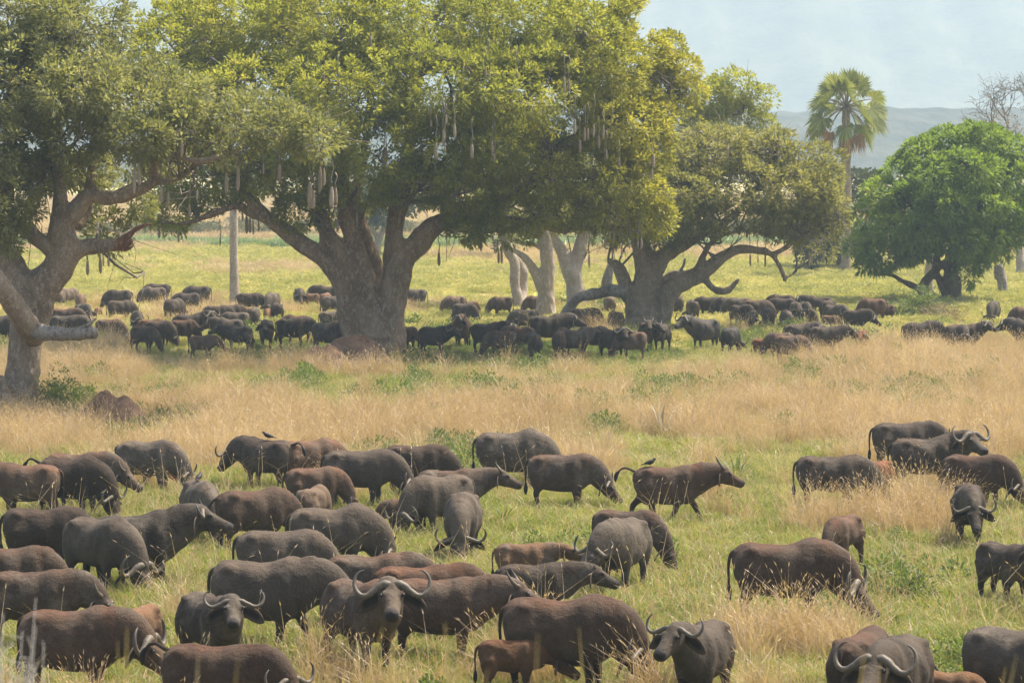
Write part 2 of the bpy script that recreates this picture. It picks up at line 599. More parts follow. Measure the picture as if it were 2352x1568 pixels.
# ================================================================== TREES
def leaf_cloud(C, NRM, k, spread, ln, wd, droop=0.15, seed=0, up=0.4):
    """k leaves round each cluster centre C with outward normal NRM -> (n,4,3) quads"""
    rng = np.random.default_rng(seed)
    n = len(C)
    d = rng.normal(size=(n, k, 3))
    d += NRM[:, None, :] * 1.1
    d[..., 2] += up * 0.6
    d /= np.linalg.norm(d, axis=2)[..., None] + 1e-9
    base = C[:, None, :] + d * (spread * (0.25 + 0.75 * rng.random((n, k, 1))))
    nr = rng.normal(size=(n, k, 3)) * 0.6
    nr[..., 2] += 0.9
    side = np.cross(d, nr)
    side /= np.linalg.norm(side, axis=2)[..., None] + 1e-9
    l = ln * (0.65 + 0.6 * rng.random((n, k, 1)))
    w = wd * (0.7 + 0.5 * rng.random((n, k, 1)))
    mid = base + d * l * 0.55
    tip = base + d * l
    tip[..., 2] -= droop * l[..., 0]
    Q = np.stack([base, mid - side * w * 0.5, tip, mid + side * w * 0.5], 2)
    return Q.reshape(-1, 4, 3)


def crown_points(blobs, Y, per_m2, seed, gap=0.42, gap_scale=0.55, shell=0.5):
    """blobs in image measure: (u, v, ru, rv, dy, depth_radius) -> cluster centres and normals"""
    rng = np.random.default_rng(seed)
    Cs, Ns, B = [], [], []
    for bi, (u, v, ru, rv, dy, dr) in enumerate(blobs):
        y = Y + dy
        c = at(u, v, y)
        rx, rz = ru / pxm(y), rv / pxm(y)
        area = 4 * math.pi * ((rx * rz) ** 1.6 / 3 + (rx * dr) ** 1.6 / 3 + (rz * dr) ** 1.6 / 3) ** (1 / 1.6)
        n = int(area * per_m2)
        d = rng.normal(size=(n, 3)); d /= np.linalg.norm(d, axis=1)[:, None]
        rr = shell + (1 - shell) * rng.random(n) ** 0.6
        wob = 0.82 + 0.36 * vnoise(d[:, 0] * 2.3 + bi * 7, d[:, 2] * 2.3 + d[:, 1] * 1.9, seed)
        p = c + d * (rr * wob)[:, None] * np.array([rx, dr, rz])
        g = vnoise(p[:, 0] * gap_scale + p[:, 1] * 0.31, p[:, 2] * gap_scale * 1.2 + p[:, 1] * gap_scale * 0.9, seed + 3)
        keep = g + 0.25 * (rng.random(n) - 0.5) > gap - 0.2
        nn = d / np.array([rx, dr, rz]); nn /= np.linalg.norm(nn, axis=1)[:, None]
        nn[:, 2] += 0.35
        Cs.append(p[keep]); Ns.append(nn[keep]); B.append(np.full(keep.sum(), bi))
    return np.concatenate(Cs), np.concatenate(Ns), np.concatenate(B)


def make_crown(parent, blobs, Y, mat, per_m2, k, spread, ln, wd, seed, gap=0.42, droop=0.15, up=0.4, shell=0.5, name='crown', gscale=0.55):
    C, Nn, B = crown_points(blobs, Y, per_m2, seed, gap, gscale, shell)
    Q = leaf_cloud(C, Nn, k, spread, ln, wd, droop, seed, up)
    rng = np.random.default_rng(seed + 1)
    cl = 0.55 * rng.random(len(C)) + 0.25 * rng.random(len(blobs))[B]
    a = np.repeat(cl, k) + 0.2 * rng.random(len(C) * k)
    o = obj(name, quads_mesh(name, Q, mat, a), parent)
    loc = parent.location
    o.location = (-loc[0], -loc[1], -loc[2])
    tag(o, kind='stuff')
    return C


def px_branch(P, Y, k=4):
    """rows (u, v, r_px[, dy]) -> world points and radii, smoothed"""
    pts, rad = [], []
    for q in P:
        dy = q[3] if len(q) > 3 else 0.0
        pts.append(at(q[0], q[1], Y + dy)); rad.append(q[2] / pxm(Y + dy))
    A = resample(np.column_stack([pts, rad]), k)
    return A[:, :3], np.maximum(A[:, 3], 0.012)


TRUNK_JOBS = []


def trunk_mesh(branches, Y, n=12, jit=0.16):
    mb = MB()
    for P in branches:
        p, r = px_branch(P, Y)
        v, f = tube(p, r, n, jit)
        mb.add(v, f)
    return mb.mesh('trunk', None)


def twigs_to(parent, starts, C, Y, n_main, seed, r0=0.07, mat=None, per=4, name='twigs'):
    """crooked boughs from the trunk ends into the crown, with side twigs"""
    rng = np.random.default_rng(seed)
    mb = MB()
    S = np.array(starts)
    for i in range(n_main):
        e = C[rng.integers(len(C))]
        s = S[np.argmin(np.linalg.norm((S - e) * np.array([1, 0.6, 1]), axis=1) + rng.random(len(S)) * 2.5)]
        m = 7
        t_ = np.linspace(0, 1, m)[:, None]
        ln = np.linalg.norm(e - s)
        mid = rng.normal(size=3) * 0.12 * ln
        p = s + (e - s) * t_ + mid * (4 * t_ * (1 - t_)) + rng.normal(size=(m, 3)) * 0.03 * ln * (t_ * (1 - t_) * 4)
        r = r0 * (1 - 0.85 * t_[:, 0]) * min(1.6, 0.5 + ln * 0.12)
        v, f = tube(p, r, 5); mb.add(v, f)
        for j in range(per):
            q = p[rng.integers(2, m)]
            d = rng.normal(size=3); d /= np.linalg.norm(d)
            l2 = 0.5 + rng.random() * 1.5
            pp = np.array([q, q + d * l2 * 0.5 + rng.normal(size=3) * 0.1, q + d * l2 + rng.normal(size=3) * 0.2])
            v, f = tube(pp, [r0 * 0.32, r0 * 0.22, r0 * 0.1], 4); mb.add(v, f)
    o = obj(name, mb.mesh(name, mat or M_TWIG), parent)
    loc = parent.location
    o.location = (-loc[0], -loc[1], -loc[2])
    tag(o, kind='stuff')
    return o


class Tree:
    """a tree thing: Empty at its foot; parts keep world coordinates minus the foot"""

    def __init__(self, name, label, cat, u, v, group=None):
        self.Y = row_y(v)
        p = at(u, v, self.Y)
        self.root = empty(name, (p[0], p[1], 0.0))
        tag(self.root, label, cat, group)
        self.neg = (-p[0], -p[1], 0.0)

    def trunk(self, branches, mat, vox, it=3, name='trunk', label=None, dY=0.0):
        TRUNK_JOBS.append((self, trunk_mesh(branches, self.Y + dY), mat, vox, it, name, label))
        self.ends = [px_branch(b, self.Y + dY)[0][-1] for b in branches]
        self.mids = [px_branch(b, self.Y + dY)[0][len(b) * 2] for b in branches]

    def part(self, name, mesh, label=None, kind=None):
        o = obj(name, mesh, self.root)
        o.location = self.neg
        tag(o, label=label, kind=kind)
        return o


T_GROUP = 'sausage trees standing among the herd'
# --- left sausage tree
t1 = Tree('sausage_tree', 'large grey-barked sausage tree at the left edge with forked leaning trunk', 'tree', 45, 955)
t1.trunk([
    [(45, 975, 62), (47, 925, 50), (50, 870, 43), (57, 794, 39), (70, 729, 45), (76, 672, 50), (80, 630, 44)],
    [(72, 700, 40), (38, 642, 38), (11, 585, 32), (6, 547, 28), (13, 480, 22), (20, 400, 16), (30, 300, 10), (45, 180, 6)],
    [(82, 670, 46), (126, 627, 40), (150, 573, 37), (141, 520, 29), (171, 490, 24), (206, 451, 19), (266, 455, 17), (316, 436, 15), (350, 418, 12), (356, 380, 10), (352, 366, 11)],
    [(141, 530, 24), (137, 508, 22), (138, 450, 16), (133, 400, 13), (120, 320, 10), (128, 200, 7), (150, 90, 4)],
    [(146, 585, 30), (180, 572, 24), (205, 566, 20), (244, 566, 17), (272, 561, 15)],
    [(122, 580, 20), (100, 560, 18), (69, 539, 16), (45, 522, 13), (20, 505, 10)],
    [(345, 418, 11), (375, 417, 8), (402, 414, 7.5), (425, 404, 7), (442, 390, 4)],
    [(352, 380, 9), (385, 352, 8, -1), (430, 366, 8, -1.5), (480, 370, 8, -2), (530, 352, 7, -2), (590, 322, 5, -2), (660, 318, 3, -2), (740, 345, 2, -2)],
    [(20, 940, 26, -1), (5, 900, 18, -1), (0, 860, 10, -1)],
    [(171, 520, 18, 1), (200, 470, 14, 1.5), (215, 340, 10, 2), (230, 250, 7, 2), (260, 170, 4, 2)],
], M_BARK_A, 0.075)
t1.trunk_low = None
# --- big central sausage tree
t2 = Tree('sausage_tree', 'huge many-stemmed sausage tree with spreading bright green crown in the middle', 'tree', 862, 812)
t2.trunk([
    [(872, 835, 66), (872, 800, 54), (868, 765, 50), (862, 730, 40), (860, 705, 28)],
    [(840, 800, 36), (804, 769, 22), (796, 702, 23), (783, 648, 22), (748, 600, 20), (703, 567, 21), (660, 535, 19), (620, 505, 16), (585, 470, 13), (560, 430, 10), (575, 370, 7)],
    [(850, 800, 40), (831, 756, 24), (822, 675, 21), (803, 610, 21), (776, 567, 20), (752, 535, 18), (735, 495, 17), (712, 450, 12), (690, 380, 9), (670, 300, 6)],
    [(862, 770, 32), (857, 700, 23), (843, 640, 20), (820, 567, 19), (797, 513, 18), (788, 450, 19), (775, 370, 13), (760, 250, 8), (740, 120, 5)],
    [(874, 740, 28), (873, 690, 21, 1.2), (862, 621, 18, 2.0), (846, 562, 17, 2.5), (824, 510, 20, 2), (818, 440, 14, 2), (840, 330, 9, 3), (850, 200, 6, 3)],
    [(890, 800, 48), (896, 729, 36), (912, 648, 31), (928, 594, 29), (957, 562, 28), (999, 519, 23), (1053, 497, 17), (1107, 480, 12), (1180, 450, 9), (1260, 400, 6)],
    [(890, 720, 28, 1), (898, 655, 24, 1), (900, 594, 21, 1), (905, 527, 20, 1), (914, 459, 20, 1), (930, 380, 15, 1), (950, 280, 10, 1), (965, 160, 6, 1)],
    [(930, 590, 20), (912, 545, 16), (920, 490, 13), (950, 440, 10), (1000, 390, 8), (1060, 330, 5)],
    [(900, 800, 36), (918, 818, 18), (936, 832, 8)],
    [(820, 800, 30), (800, 820, 16), (786, 834, 8)],
    [(620, 505, 13), (575, 492, 9), (545, 472, 9), (500, 488, 7), (455, 503, 6), (415, 515, 5), (370, 507, 4), (340, 497, 3)],
    [(752, 590, 9), (742, 560, 9), (738, 520, 7), (720, 490, 5)],
    [(1107, 480, 10), (1150, 500, 9), (1220, 510, 8), (1290, 530, 8), (1340, 520, 7), (1400, 525, 6), (1470, 510, 4)],
    [(914, 459, 16), (1000, 330, 10, 2), (1100, 230, 8, 3), (1250, 160, 6, 3), (1400, 120, 3, 3)],
    [(560, 430, 9), (500, 350, 7), (460, 250, 5), (430, 150, 3)],
    [(1180, 450, 8), (1280, 340, 8), (1380, 280, 7), (1480, 255, 6), (1540, 220, 4)],
], M_BARK_B, 0.065, 2)
# --- thin twisted trunk and its thicker neighbour
t3 = Tree('sausage_tree', 'narrow tree with two twisted bare trunks wound together behind the herd', 'tree', 1190, 714)
t3.trunk([
    [(1194, 725, 15), (1190, 690, 13), (1183, 654, 11), (1181, 603, 12), (1170, 578, 13), (1160, 545, 11), (1150, 500, 9), (1145, 440, 6)],
    [(1196, 725, 13), (1200, 667, 12, 1), (1196, 616, 14, 1), (1175, 578, 14, 1), (1159, 553, 12), (1140, 510, 8), (1120, 470, 5)],
], M_BARK_P, 0.09)
t4 = Tree('sausage_tree', 'pale-trunked tree with a bent side limb right of the twisted trunks', 'tree', 1253, 732)
t4.trunk([
    [(1252, 742, 30), (1253, 715, 25), (1255, 667, 19), (1258, 616, 17), (1255, 565, 15), (1250, 535, 13), (1245, 470, 9), (1240, 380, 6)],
    [(1250, 665, 16), (1237, 641, 14), (1212, 598, 9), (1179, 575, 5), (1148, 573, 4), (1125, 570, 2.5)],
    [(1258, 600, 11), (1258, 578, 8), (1232, 563, 6), (1199, 560, 4), (1165, 545, 3)],
], M_BARK_P, 0.08)
t5 = Tree('sausage_tree', 'pale smooth trunk forking into a wide V behind the bent-limbed tree', 'tree', 1328, 702)
t5.trunk([
    [(1330, 715, 32), (1326, 695, 27), (1321, 657, 21), (1313, 620, 22)],
    [(1310, 630, 18), (1291, 578, 14), (1275, 553, 12), (1258, 500, 9), (1250, 430, 6)],
    [(1318, 625, 17), (1331, 570, 15), (1341, 540, 14), (1358, 480, 10), (1400, 400, 7), (1500, 330, 6, 2), (1600, 300, 5, 2), (1660, 270, 4, 2), (1710, 240, 2.5, 2)],
], M_BARK_P, 0.09)
# --- arching tree on the right of the middle
t6 = Tree('sausage_tree', 'broad tree with arching limb on its right and broken dead branch on its left', 'tree', 1480, 757)
t6.trunk([
    [(1478, 775, 50), (1476, 745, 42), (1474, 718, 38), (1471, 680, 35), (1469, 655, 30)],
    [(1458, 690, 22), (1440, 670, 18), (1428, 629, 17), (1415, 608, 13), (1396, 597, 6)],
    [(1480, 670, 32), (1486, 629, 29), (1476, 578, 23), (1466, 545, 17), (1452, 490, 12), (1440, 430, 8), (1420, 360, 5)],
    [(1488, 650, 26), (1504, 611, 27), (1529, 586, 20), (1565, 565, 15), (1620, 535, 11), (1680, 500, 8), (1730, 440, 5), (1780, 390, 3)],
    [(1510, 755, 27), (1516, 730, 26), (1524, 692, 27), (1547, 657, 25), (1580, 642, 22), (1618, 624, 17), (1656, 593, 14), (1694, 573, 12), (1746, 576, 10), (1771, 585, 7), (1792, 613, 6), (1803, 648, 4.5)],
    [(1771, 585, 6), (1795, 575, 6), (1817, 560, 5), (1850, 540, 4), (1890, 520, 3)],
    [(1618, 640, 9), (1641, 664, 8), (1669, 667, 9), (1682, 657, 6), (1699, 639, 2.5)],
    [(1596, 640, 8), (1610, 600, 8), (1625, 570, 7), (1650, 545, 6), (1700, 530, 4)],
    [(1803, 640, 3), (1815, 634, 2.5), (1828, 625, 1.5)],
    [(1530, 590, 12), (1580, 520, 10), (1600, 450, 8), (1620, 380, 5), (1640, 330, 3)],
], M_BARK_A, 0.08)
TRUNK_JOBS.append((t6, trunk_mesh([[(1440, 674, 13), (1402, 667, 15), (1364, 677, 12), (1331, 682, 11), (1311, 702, 13), (1299, 728, 14), (1294, 752, 12)],
                                   [(1395, 672, 10), (1372, 668, 8), (1352, 666, 3)]], t6.Y - 0.8), M_DEAD, 0.07, 2, 'dead_branch', 'broken grey dead branch bent down to the ground'))
TRUNK_JOBS.append((t6, trunk_mesh([[(1520, 640, 6), (1545, 628, 6), (1572, 626, 5), (1600, 632, 3)], [(1560, 627, 4), (1570, 608, 3), (1574, 592, 2)]], t6.Y + 2), M_DEAD, 0.06, 1, 'dead_branch', 'forked dead branch behind the arching limb'))
# --- deep green round tree
t7 = Tree('round_tree', 'dense deep green round-crowned tree at the right with low drooping leaves', 'tree', 2187, 700)
t7.trunk([
    [(2187, 712, 22), (2188, 690, 18), (2190, 656, 19), (2184, 624, 17), (2192, 570, 10), (2198, 520, 9), (2206, 440, 7), (2220, 370, 4)],
    [(2183, 700, 10), (2170, 673, 9), (2158, 644, 9), (2148, 622, 9), (2152, 580, 7), (2140, 520, 5)],
    [(2121, 688, 14), (2122, 665, 12), (2126, 646, 12), (2141, 628, 10), (2160, 610, 8), (2185, 590, 6)],
    [(2120, 668, 9), (2108, 661, 8), (2071, 645, 6), (2047, 631, 5), (2005, 628, 3)],
    [(2198, 520, 7), (2240, 470, 6), (2280, 430, 4)],
    [(2192, 560, 7), (2120, 500, 6), (2070, 450, 4)],
], M_BARK_D, 0.08)

# --- far, hazy trees
t8 = Tree('far_tree', 'hazy pale forked tree far behind the big central trunk', 'tree', 868, 592)
t8.trunk([[(868, 600, 12), (866, 570, 9), (872, 545, 9)], [(870, 550, 8), (885, 520, 6), (905, 490, 5), (925, 460, 3)], [(868, 550, 8), (850, 515, 6), (838, 480, 4)]], M_BARK_P, 0.14)
t9 = Tree('far_tree', 'small hazy tree with bare side limbs far off left of the twisted trunks', 'tree', 1143, 594)
t9.trunk([[(1143, 600, 8), (1140, 570, 6), (1132, 540, 4), (1120, 505, 3)], [(1140, 565, 4), (1165, 548, 3), (1190, 545, 2)]], M_BARK_P, 0.12)
t10 = Tree('far_tree', 'bare flat-topped tree with pale branches at the far right edge', 'tree', 2345, 640)
t10.trunk([[(2346, 648, 14), (2345, 625, 11), (2344, 590, 9), (2340, 560, 9)], [(2340, 570, 8), (2326, 545, 6), (2310, 500, 5)], [(2342, 570, 7), (2350, 520, 6), (2340, 430, 5), (2320, 370, 4), (2306, 330, 3.5)],
           [(2340, 430, 4), (2360, 360, 4), (2380, 300, 3)]], M_BARK_P, 0.10)
t11 = Tree('far_tree', 'dark shady tree behind the tall fan palm trunk', 'tree', 1926, 622)
t11.trunk([[(1926, 628, 8), (1925, 600, 7), (1922, 540, 6), (1915, 480, 5), (1910, 440, 3)], [(1922, 545, 4), (1900, 500, 3), (1880, 470, 2)]], M_BARK_D, 0.12)
t12 = Tree('dead_tree', 'pale leaning dead trunk left of the arching tree', 'dead tree', 1388, 700)
t12.trunk([[(1386, 708, 15), (1390, 680, 13), (1394, 650, 13), (1400, 620, 10), (1406, 596, 6)]], M_DEAD, 0.07)
t13 = Tree('broken_stump', 'broken hollow grey stump standing right of the round green tree', 'tree stump', 2304, 680)
t13.trunk([[(2306, 690, 15), (2304, 670, 12), (2301, 645, 12), (2297, 620, 11), (2292, 606, 7)], [(2290, 640, 6), (2287, 620, 5), (2284, 610, 3)]], M_DEAD, 0.06, 2)
t14 = Tree('pale_tree', 'straight pale trunk half hidden behind the round green tree', 'tree', 2133, 684)
t14.trunk([[(2133, 690, 12), (2133, 650, 11), (2135, 600, 10), (2137, 540, 8), (2139, 490, 5)]], M_BARK_P, 0.08)

fused = remesh_batch([(j[1], j[3], j[4]) for j in TRUNK_JOBS])
for (tr, _, mat, vox, it, name, label), me in zip(TRUNK_JOBS, fused):
    me.name = name
    # bark relief: ribs and lumps
    n = len(me.vertices)
    co = np.empty(n * 3, np.float32); me.vertices.foreach_get('co', co); co = co.reshape(-1, 3)
    no = np.empty(n * 3, np.float32); me.vertices.foreach_get('normal', no); no = no.reshape(-1, 3)
    d = (fbm(co[:, 0] * 2.2 + co[:, 1] * 1.3, co[:, 2] * 1.1, 5) - 0.5) * vox * 1.6
    co += no * d[:, None]
    me.vertices.foreach_set('co', co.reshape(-1))
    me.update()
    me.materials.clear(); me.materials.append(mat)
    tr.part(name, me, label)

# torn end and splinter of the left tree, dead foreground limb
v, f = tube(*px_branch([(262, 564, 15), (280, 558, 13), (296, 556, 9), (305, 553, 4)], t1.Y), 10, 0.5)
mb = MB(); mb.add(v, f)
v, f = tube(*px_branch([(268, 556, 8), (292, 545, 7), (306, 531, 6), (322, 522, 5), (336, 516, 3), (350, 515, 1.5)], t1.Y), 8, 0.4); mb.add(v, f)
v, f = tube(*px_branch([(270, 568, 6), (290, 572, 5), (305, 566, 2)], t1.Y), 8, 0.4); mb.add(v, f)
t1.part('torn_limb', mb.mesh('torn_limb', M_REDWOOD), 'torn reddish end of a snapped limb')
mb = MB()
v, f = tube(*px_branch([(-30, 610, 22, -3), (0, 655, 23, -3), (30, 697, 25, -2.6), (62, 748, 28, -2), (78, 772, 26, -1)], t1.Y), 14, 0.10); mb.add(v, f)
t1.part('limb', mb.mesh('limb', M_BARK_A))
mb = MB()
v, f = tube(*px_branch([(72, 757, 19, -2), (110, 766, 18, -2.2), (152, 768, 15, -2.5), (190, 766, 14, -2.7), (214, 764, 15, -2.8), (224, 762, 9, -2.8)], t1.Y), 12, 0.3); mb.add(v, f)
v, f = tube(*px_branch([(180, 756, 5, -2.6), (200, 748, 5, -2.8), (214, 737, 3, -2.8), (222, 730, 1.5, -2.8)], t1.Y), 8, 0.3); mb.add(v, f)
t1.part('dead_branch', mb.mesh('dead_branch', M_DEAD), 'sawn-off looking pale dead branch pointing right')

# crowns (image measure at the tree's own distance; last two: offset and radius in depth, metres)
B1 = [(60, 40, 170, 90, 2, 3), (180, 50, 120, 75, 1, 3), (60, 180, 130, 110, 0, 3.2), (190, 210, 130, 80, -1, 3), (40, 330, 100, 80, -1, 2.6), (300, 240, 120, 80, -1, 2.6),
      (380, 215, 90, 70, 0, 2.2), (25, 450, 70, 70, -1.5, 2), (180, 310, 80, 60, -1, 2), (330, 320, 80, 50, -2, 2), (440, 300, 70, 60, -2, 2), (560, 270, 90, 55, -2, 2), (640, 290, 80, 50, -2, 2),
      (730, 320, 60, 45, -2, 1.8), (500, 330, 80, 45, -2, 1.6), (90, 400, 60, 40, 0, 2), (255, 520, 55, 62, 4, 1.6), (290, 470, 60, 40, 4, 1.6), (20, 530, 40, 55, -1.5, 1.2), (130, 120, 140, 70, 2, 3), (-10, 240, 90, 140, 0, 3), (140, 395, 50, 34, 3, 2), (215, 395, 55, 34, 3, 2), (290, 375, 60, 34, 3, 2), (370, 370, 60, 34, 2, 2), (240, 440, 40, 24, 4, 1.6)]
C1 = make_crown(t1.root, B1, t1.Y, LEAF_OLIVE, 6.5, 24, 0.30, 0.20, 0.09, 11, gap=0.58, gscale=1.1)
twigs_to(t1.root, t1.ends + t1.mids, C1, t1.Y, 150, 3, 0.06)
B2 = [(420, 120, 130, 110, 2, 5), (560, 70, 170, 110, 3, 6), (760, 60, 200, 120, 2, 7), (980, 50, 200, 120, 2, 7), (1180, 60, 180, 120, 2, 7), (1340, 110, 130, 110, 1, 6),
      (470, 230, 130, 90, 0, 4.5), (620, 210, 150, 100, -2, 5), (800, 200, 170, 110, -4, 5), (1000, 200, 170, 110, -4, 5), (1200, 200, 150, 110, -3, 5),
      (560, 330, 110, 70, 0, 4), (720, 330, 130, 80, -3, 4), (880, 340, 120, 80, -4, 3.5), (1030, 350, 120, 80, -4, 3.5), (1150, 330, 110, 80, -3, 4),
      (470, 420, 110, 60, 1, 3), (400, 490, 70, 40, 1, 2.2), (560, 410, 90, 50, 1, 3), (700, 420, 80, 50, -1, 2.5), (820, 430, 90, 50, -1, 2.5), (960, 430, 90, 50, 0, 2.5), (690, 490, 55, 40, 0, 1.8), (790, 490, 60, 35, 1, 1.8), (1080, 440, 90, 55, -1, 3), (1070, 530, 45, 30, -1, 1.5), (1090, 495, 55, 35, 2, 2)]
C2 = make_crown(t2.root, B2, t2.Y, LEAF_LIME, 3.9, 34, 0.34, 0.23, 0.10, 12, gap=0.62, gscale=1.1)
B2b = [(1400, 170, 110, 100, 0, 5), (1480, 130, 60, 60, 0, 3), (1280, 280, 130, 80, -2, 5), (1430, 280, 110, 80, -1, 4.5), (1240, 400, 120, 70, -2, 4), (1360, 400, 120, 80, -2, 4), (1460, 420, 80, 90, -1, 3.5), (1290, 480, 110, 50, -1, 3), (1410, 490, 110, 50, -1, 3), (1500, 500, 50, 40, -1, 2.2),
       (1450, 40, 50, 35, 1, 1.8), (1530, 110, 40, 30, 1, 1.6), (1570, 160, 45, 30, 1, 1.6), (1510, 200, 60, 45, 1, 2.2), (1590, 210, 35, 28, 1, 1.4), (1420, 8, 45, 22, 1, 1.5), (1560, 260, 60, 40, 1, 2), (1500, 340, 50, 50, 0, 2), (1190, 480, 80, 50, 0, 3), (1180, 545, 50, 22, 0, 1.5)]
C2b = make_crown(t2.root, B2b, t2.Y, LEAF_GOLD, 3.9, 34, 0.34, 0.22, 0.10, 13, gap=0.62, name='crown', gscale=1.1)
twigs_to(t2.root, t2.ends + t2.mids, np.concatenate([C2, C2b]), t2.Y, 330, 4, 0.075)
B5 = [(1690, 200, 50, 34, 2, 2), (1640, 230, 50, 40, 2, 2.2), (1740, 225, 40, 26, 2, 1.6), (1680, 270, 60, 34, 2, 2), (1620, 290, 60, 36, 2, 2.4), (1750, 285, 28, 18, 2, 1.2), (1570, 300, 60, 50, 2, 2.4), (1290, 470, 60, 40, 0, 2.4), (1340, 490, 60, 30, 0, 2.4)]
C5 = make_crown(t5.root, B5, t5.Y, LEAF_LIME, 4.6, 18, 0.42, 0.25, 0.11, 15, gap=0.46)
twigs_to(t5.root, t5.ends, C5, t5.Y, 60, 5, 0.06)
B6 = [(1400, 350, 90, 60, 1, 4), (1510, 360, 110, 60, 0, 4.5), (1640, 350, 110, 50, 0, 4.5), (1760, 360, 100, 50, 0, 4), (1850, 380, 80, 55, 0, 3.4), (1430, 430, 90, 60, 0, 3.5), (1560, 440, 120, 60, -2, 4), (1690, 430, 120, 60, -2, 4), (1810, 440, 100, 60, -1, 3.5), (1890, 440, 55, 60, 0, 2.6),
      (1470, 510, 70, 45, -1, 2.4), (1590, 500, 90, 40, -2, 2.6), (1720, 500, 110, 36, -1, 2.6), (1840, 510, 80, 45, 0, 2.4), (1880, 560, 45, 34, 1, 1.5), (1540, 545, 50, 22, -1, 1.4), (1790, 330, 40, 30, 0, 1.8), (1400, 520, 40, 40, 0, 1.8), (1905, 500, 40, 40, 0, 1.8), (1640, 320, 60, 30, 0, 2)]
C6 = make_crown(t6.root, B6, t6.Y, LEAF_DUSTY, 3.4, 24, 0.34, 0.26, 0.11, 16, gap=0.58, gscale=0.9)
twigs_to(t6.root, t6.ends + t6.mids, C6, t6.Y, 230, 6, 0.07, M_TWIG, 5)
B7 = [(2190, 335, 70, 36, 1, 3.2), (2255, 322, 55, 34, 1, 3), (2305, 350, 55, 40, 1, 3), (2125, 365, 60, 38, 0, 2.8), (2080, 405, 55, 38, 0, 2.6), (2150, 415, 65, 42, -3, 2.4), (2225, 395, 70, 45, -2.5, 3), (2300, 405, 55, 45, -1, 3), (2345, 420, 45, 50, 0, 2.6),
      (2030, 455, 50, 40, 0, 2.4), (2095, 470, 60, 42, -3, 2.4), (2170, 480, 65, 45, -3.6, 2.4), (2250, 470, 62, 46, -3, 2.6), (2320, 480, 50, 46, -1, 2.4), (1995, 515, 46, 38, 0, 2.2), (2055, 530, 55, 38, -2.4, 2.2), (2125, 535, 58, 40, -3.2, 2.2), (2200, 545, 58, 40, -3.4, 2.2), (2275, 540, 56, 42, -2, 2.2), (2340, 520, 45, 40, 0, 2),
      (1980, 562, 38, 30, 0, 1.8), (2035, 580, 48, 30, -1.6, 1.8), (2090, 578, 40, 22, -2.4, 1.6), (2238, 585, 40, 30, -1.6, 1.6), (2290, 570, 40, 30, -1, 1.8), (2222, 632, 26, 22, -0.8, 1.0), (2000, 606, 30, 16, -1, 1.2), (2200, 430, 90, 65, 2, 3), (2100, 500, 80, 50, 2, 2.4), (2240, 510, 80, 40, 2, 2.6)]
B7 = [(u_, v_, a_ * 0.88, b_ * 0.92, c_, d_ * 0.9) for u_, v_, a_, b_, c_, d_ in B7]
C7 = make_crown(t7.root, B7, t7.Y, LEAF_DARK, 4.2, 26, 0.36, 0.40, 0.13, 17, gap=0.52, droop=0.3, up=0.5, shell=0.82, gscale=1.3)
twigs_to(t7.root, t7.ends, C7, t7.Y, 50, 7, 0.06, M_BARK_D)
make_crown(t3.root, [(1140, 440, 60, 40, 0, 2), (1120, 480, 40, 26, 0, 1.6), (1170, 420, 50, 40, 0, 2)], t3.Y, LEAF_LIME, 4.5, 18, 0.42, 0.24, 0.11, 18)
make_crown(t4.root, [(1240, 360, 70, 50, 0, 3), (1200, 520, 46, 22, 0, 1.6), (1255, 500, 50, 30, 1, 1.8)], t4.Y, LEAF_DUSTY, 4.5, 18, 0.42, 0.24, 0.11, 19)
make_crown(t8.root, [(880, 470, 70, 36, 0, 4), (930, 440, 70, 30, 0, 4), (830, 460, 50, 36, 0, 4)], t8.Y, LEAF_FAR, 1.6, 16, 0.8, 0.5, 0.25, 20)
make_crown(t9.root, [(1120, 490, 36, 24, 0, 2.5), (1150, 500, 40, 16, 0, 2.5)], t9.Y, LEAF_FAR, 1.6, 16, 0.8, 0.5, 0.25, 21)
C11 = make_crown(t11.root, [(1905, 450, 50, 50, 0, 4), (1945, 430, 36, 36, 0, 3), (1890, 520, 50, 50, 0, 4), (1925, 560, 32, 30, 0, 3), (1870, 570, 36, 30, 0, 3), (1990, 430, 40, 26, 0, 3)], t11.Y, LEAF_FAR, 2.4, 18, 0.6, 0.40, 0.2, 22, gap=0.4)


def bare_boughs(tree, starts, seed, depth, ln, r, flat, mat):
    rng = np.random.default_rng(seed)
    mb = MB()

    def grow(p, d, l, r, k):
        m = 4
        pts = [p]
        for i in range(m):
            d = d + rng.normal(size=3) * 0.22
            d[2] += flat * (0.10 if k > 1 else -0.06)
            d /= np.linalg.norm(d)
            pts.append(pts[-1] + d * l / m)
        v, f = tube(np.array(pts), np.linspace(r, r * 0.62, m + 1), 5); mb.add(v, f)
        if k == 0: return
        for _ in range(3 if k > 1 else 4):
            nd = d + rng.normal(size=3) * np.array([0.75, 0.75, 0.30]); nd /= np.linalg.norm(nd)
            grow(pts[-1] if rng.random() < 0.6 else pts[-2], nd, l * (0.62 + 0.25 * rng.random()), r * 0.6, k - 1)
    for s, d in starts:
        grow(np.array(s), np.array(d, float), ln, r, depth)
    return tree.part('boughs', mb.mesh('boughs', mat), kind='stuff')


bare_boughs(t10, [(t10.ends[1], (-0.5, 0.1, 0.8)), (t10.ends[2], (-0.4, 0, 0.7)), (t10.ends[2], (0.3, 0.2, 0.7)), (t10.ends[3], (-0.2, -0.2, 0.8)), (at(2322, 375, t10.Y), (-0.8, 0.1, 0.3)), (at(2344, 440, t10.Y), (-0.5, 0.1, 0.6))], 5, 4, 2.1, 0.10, 1.0, M_TWIG)

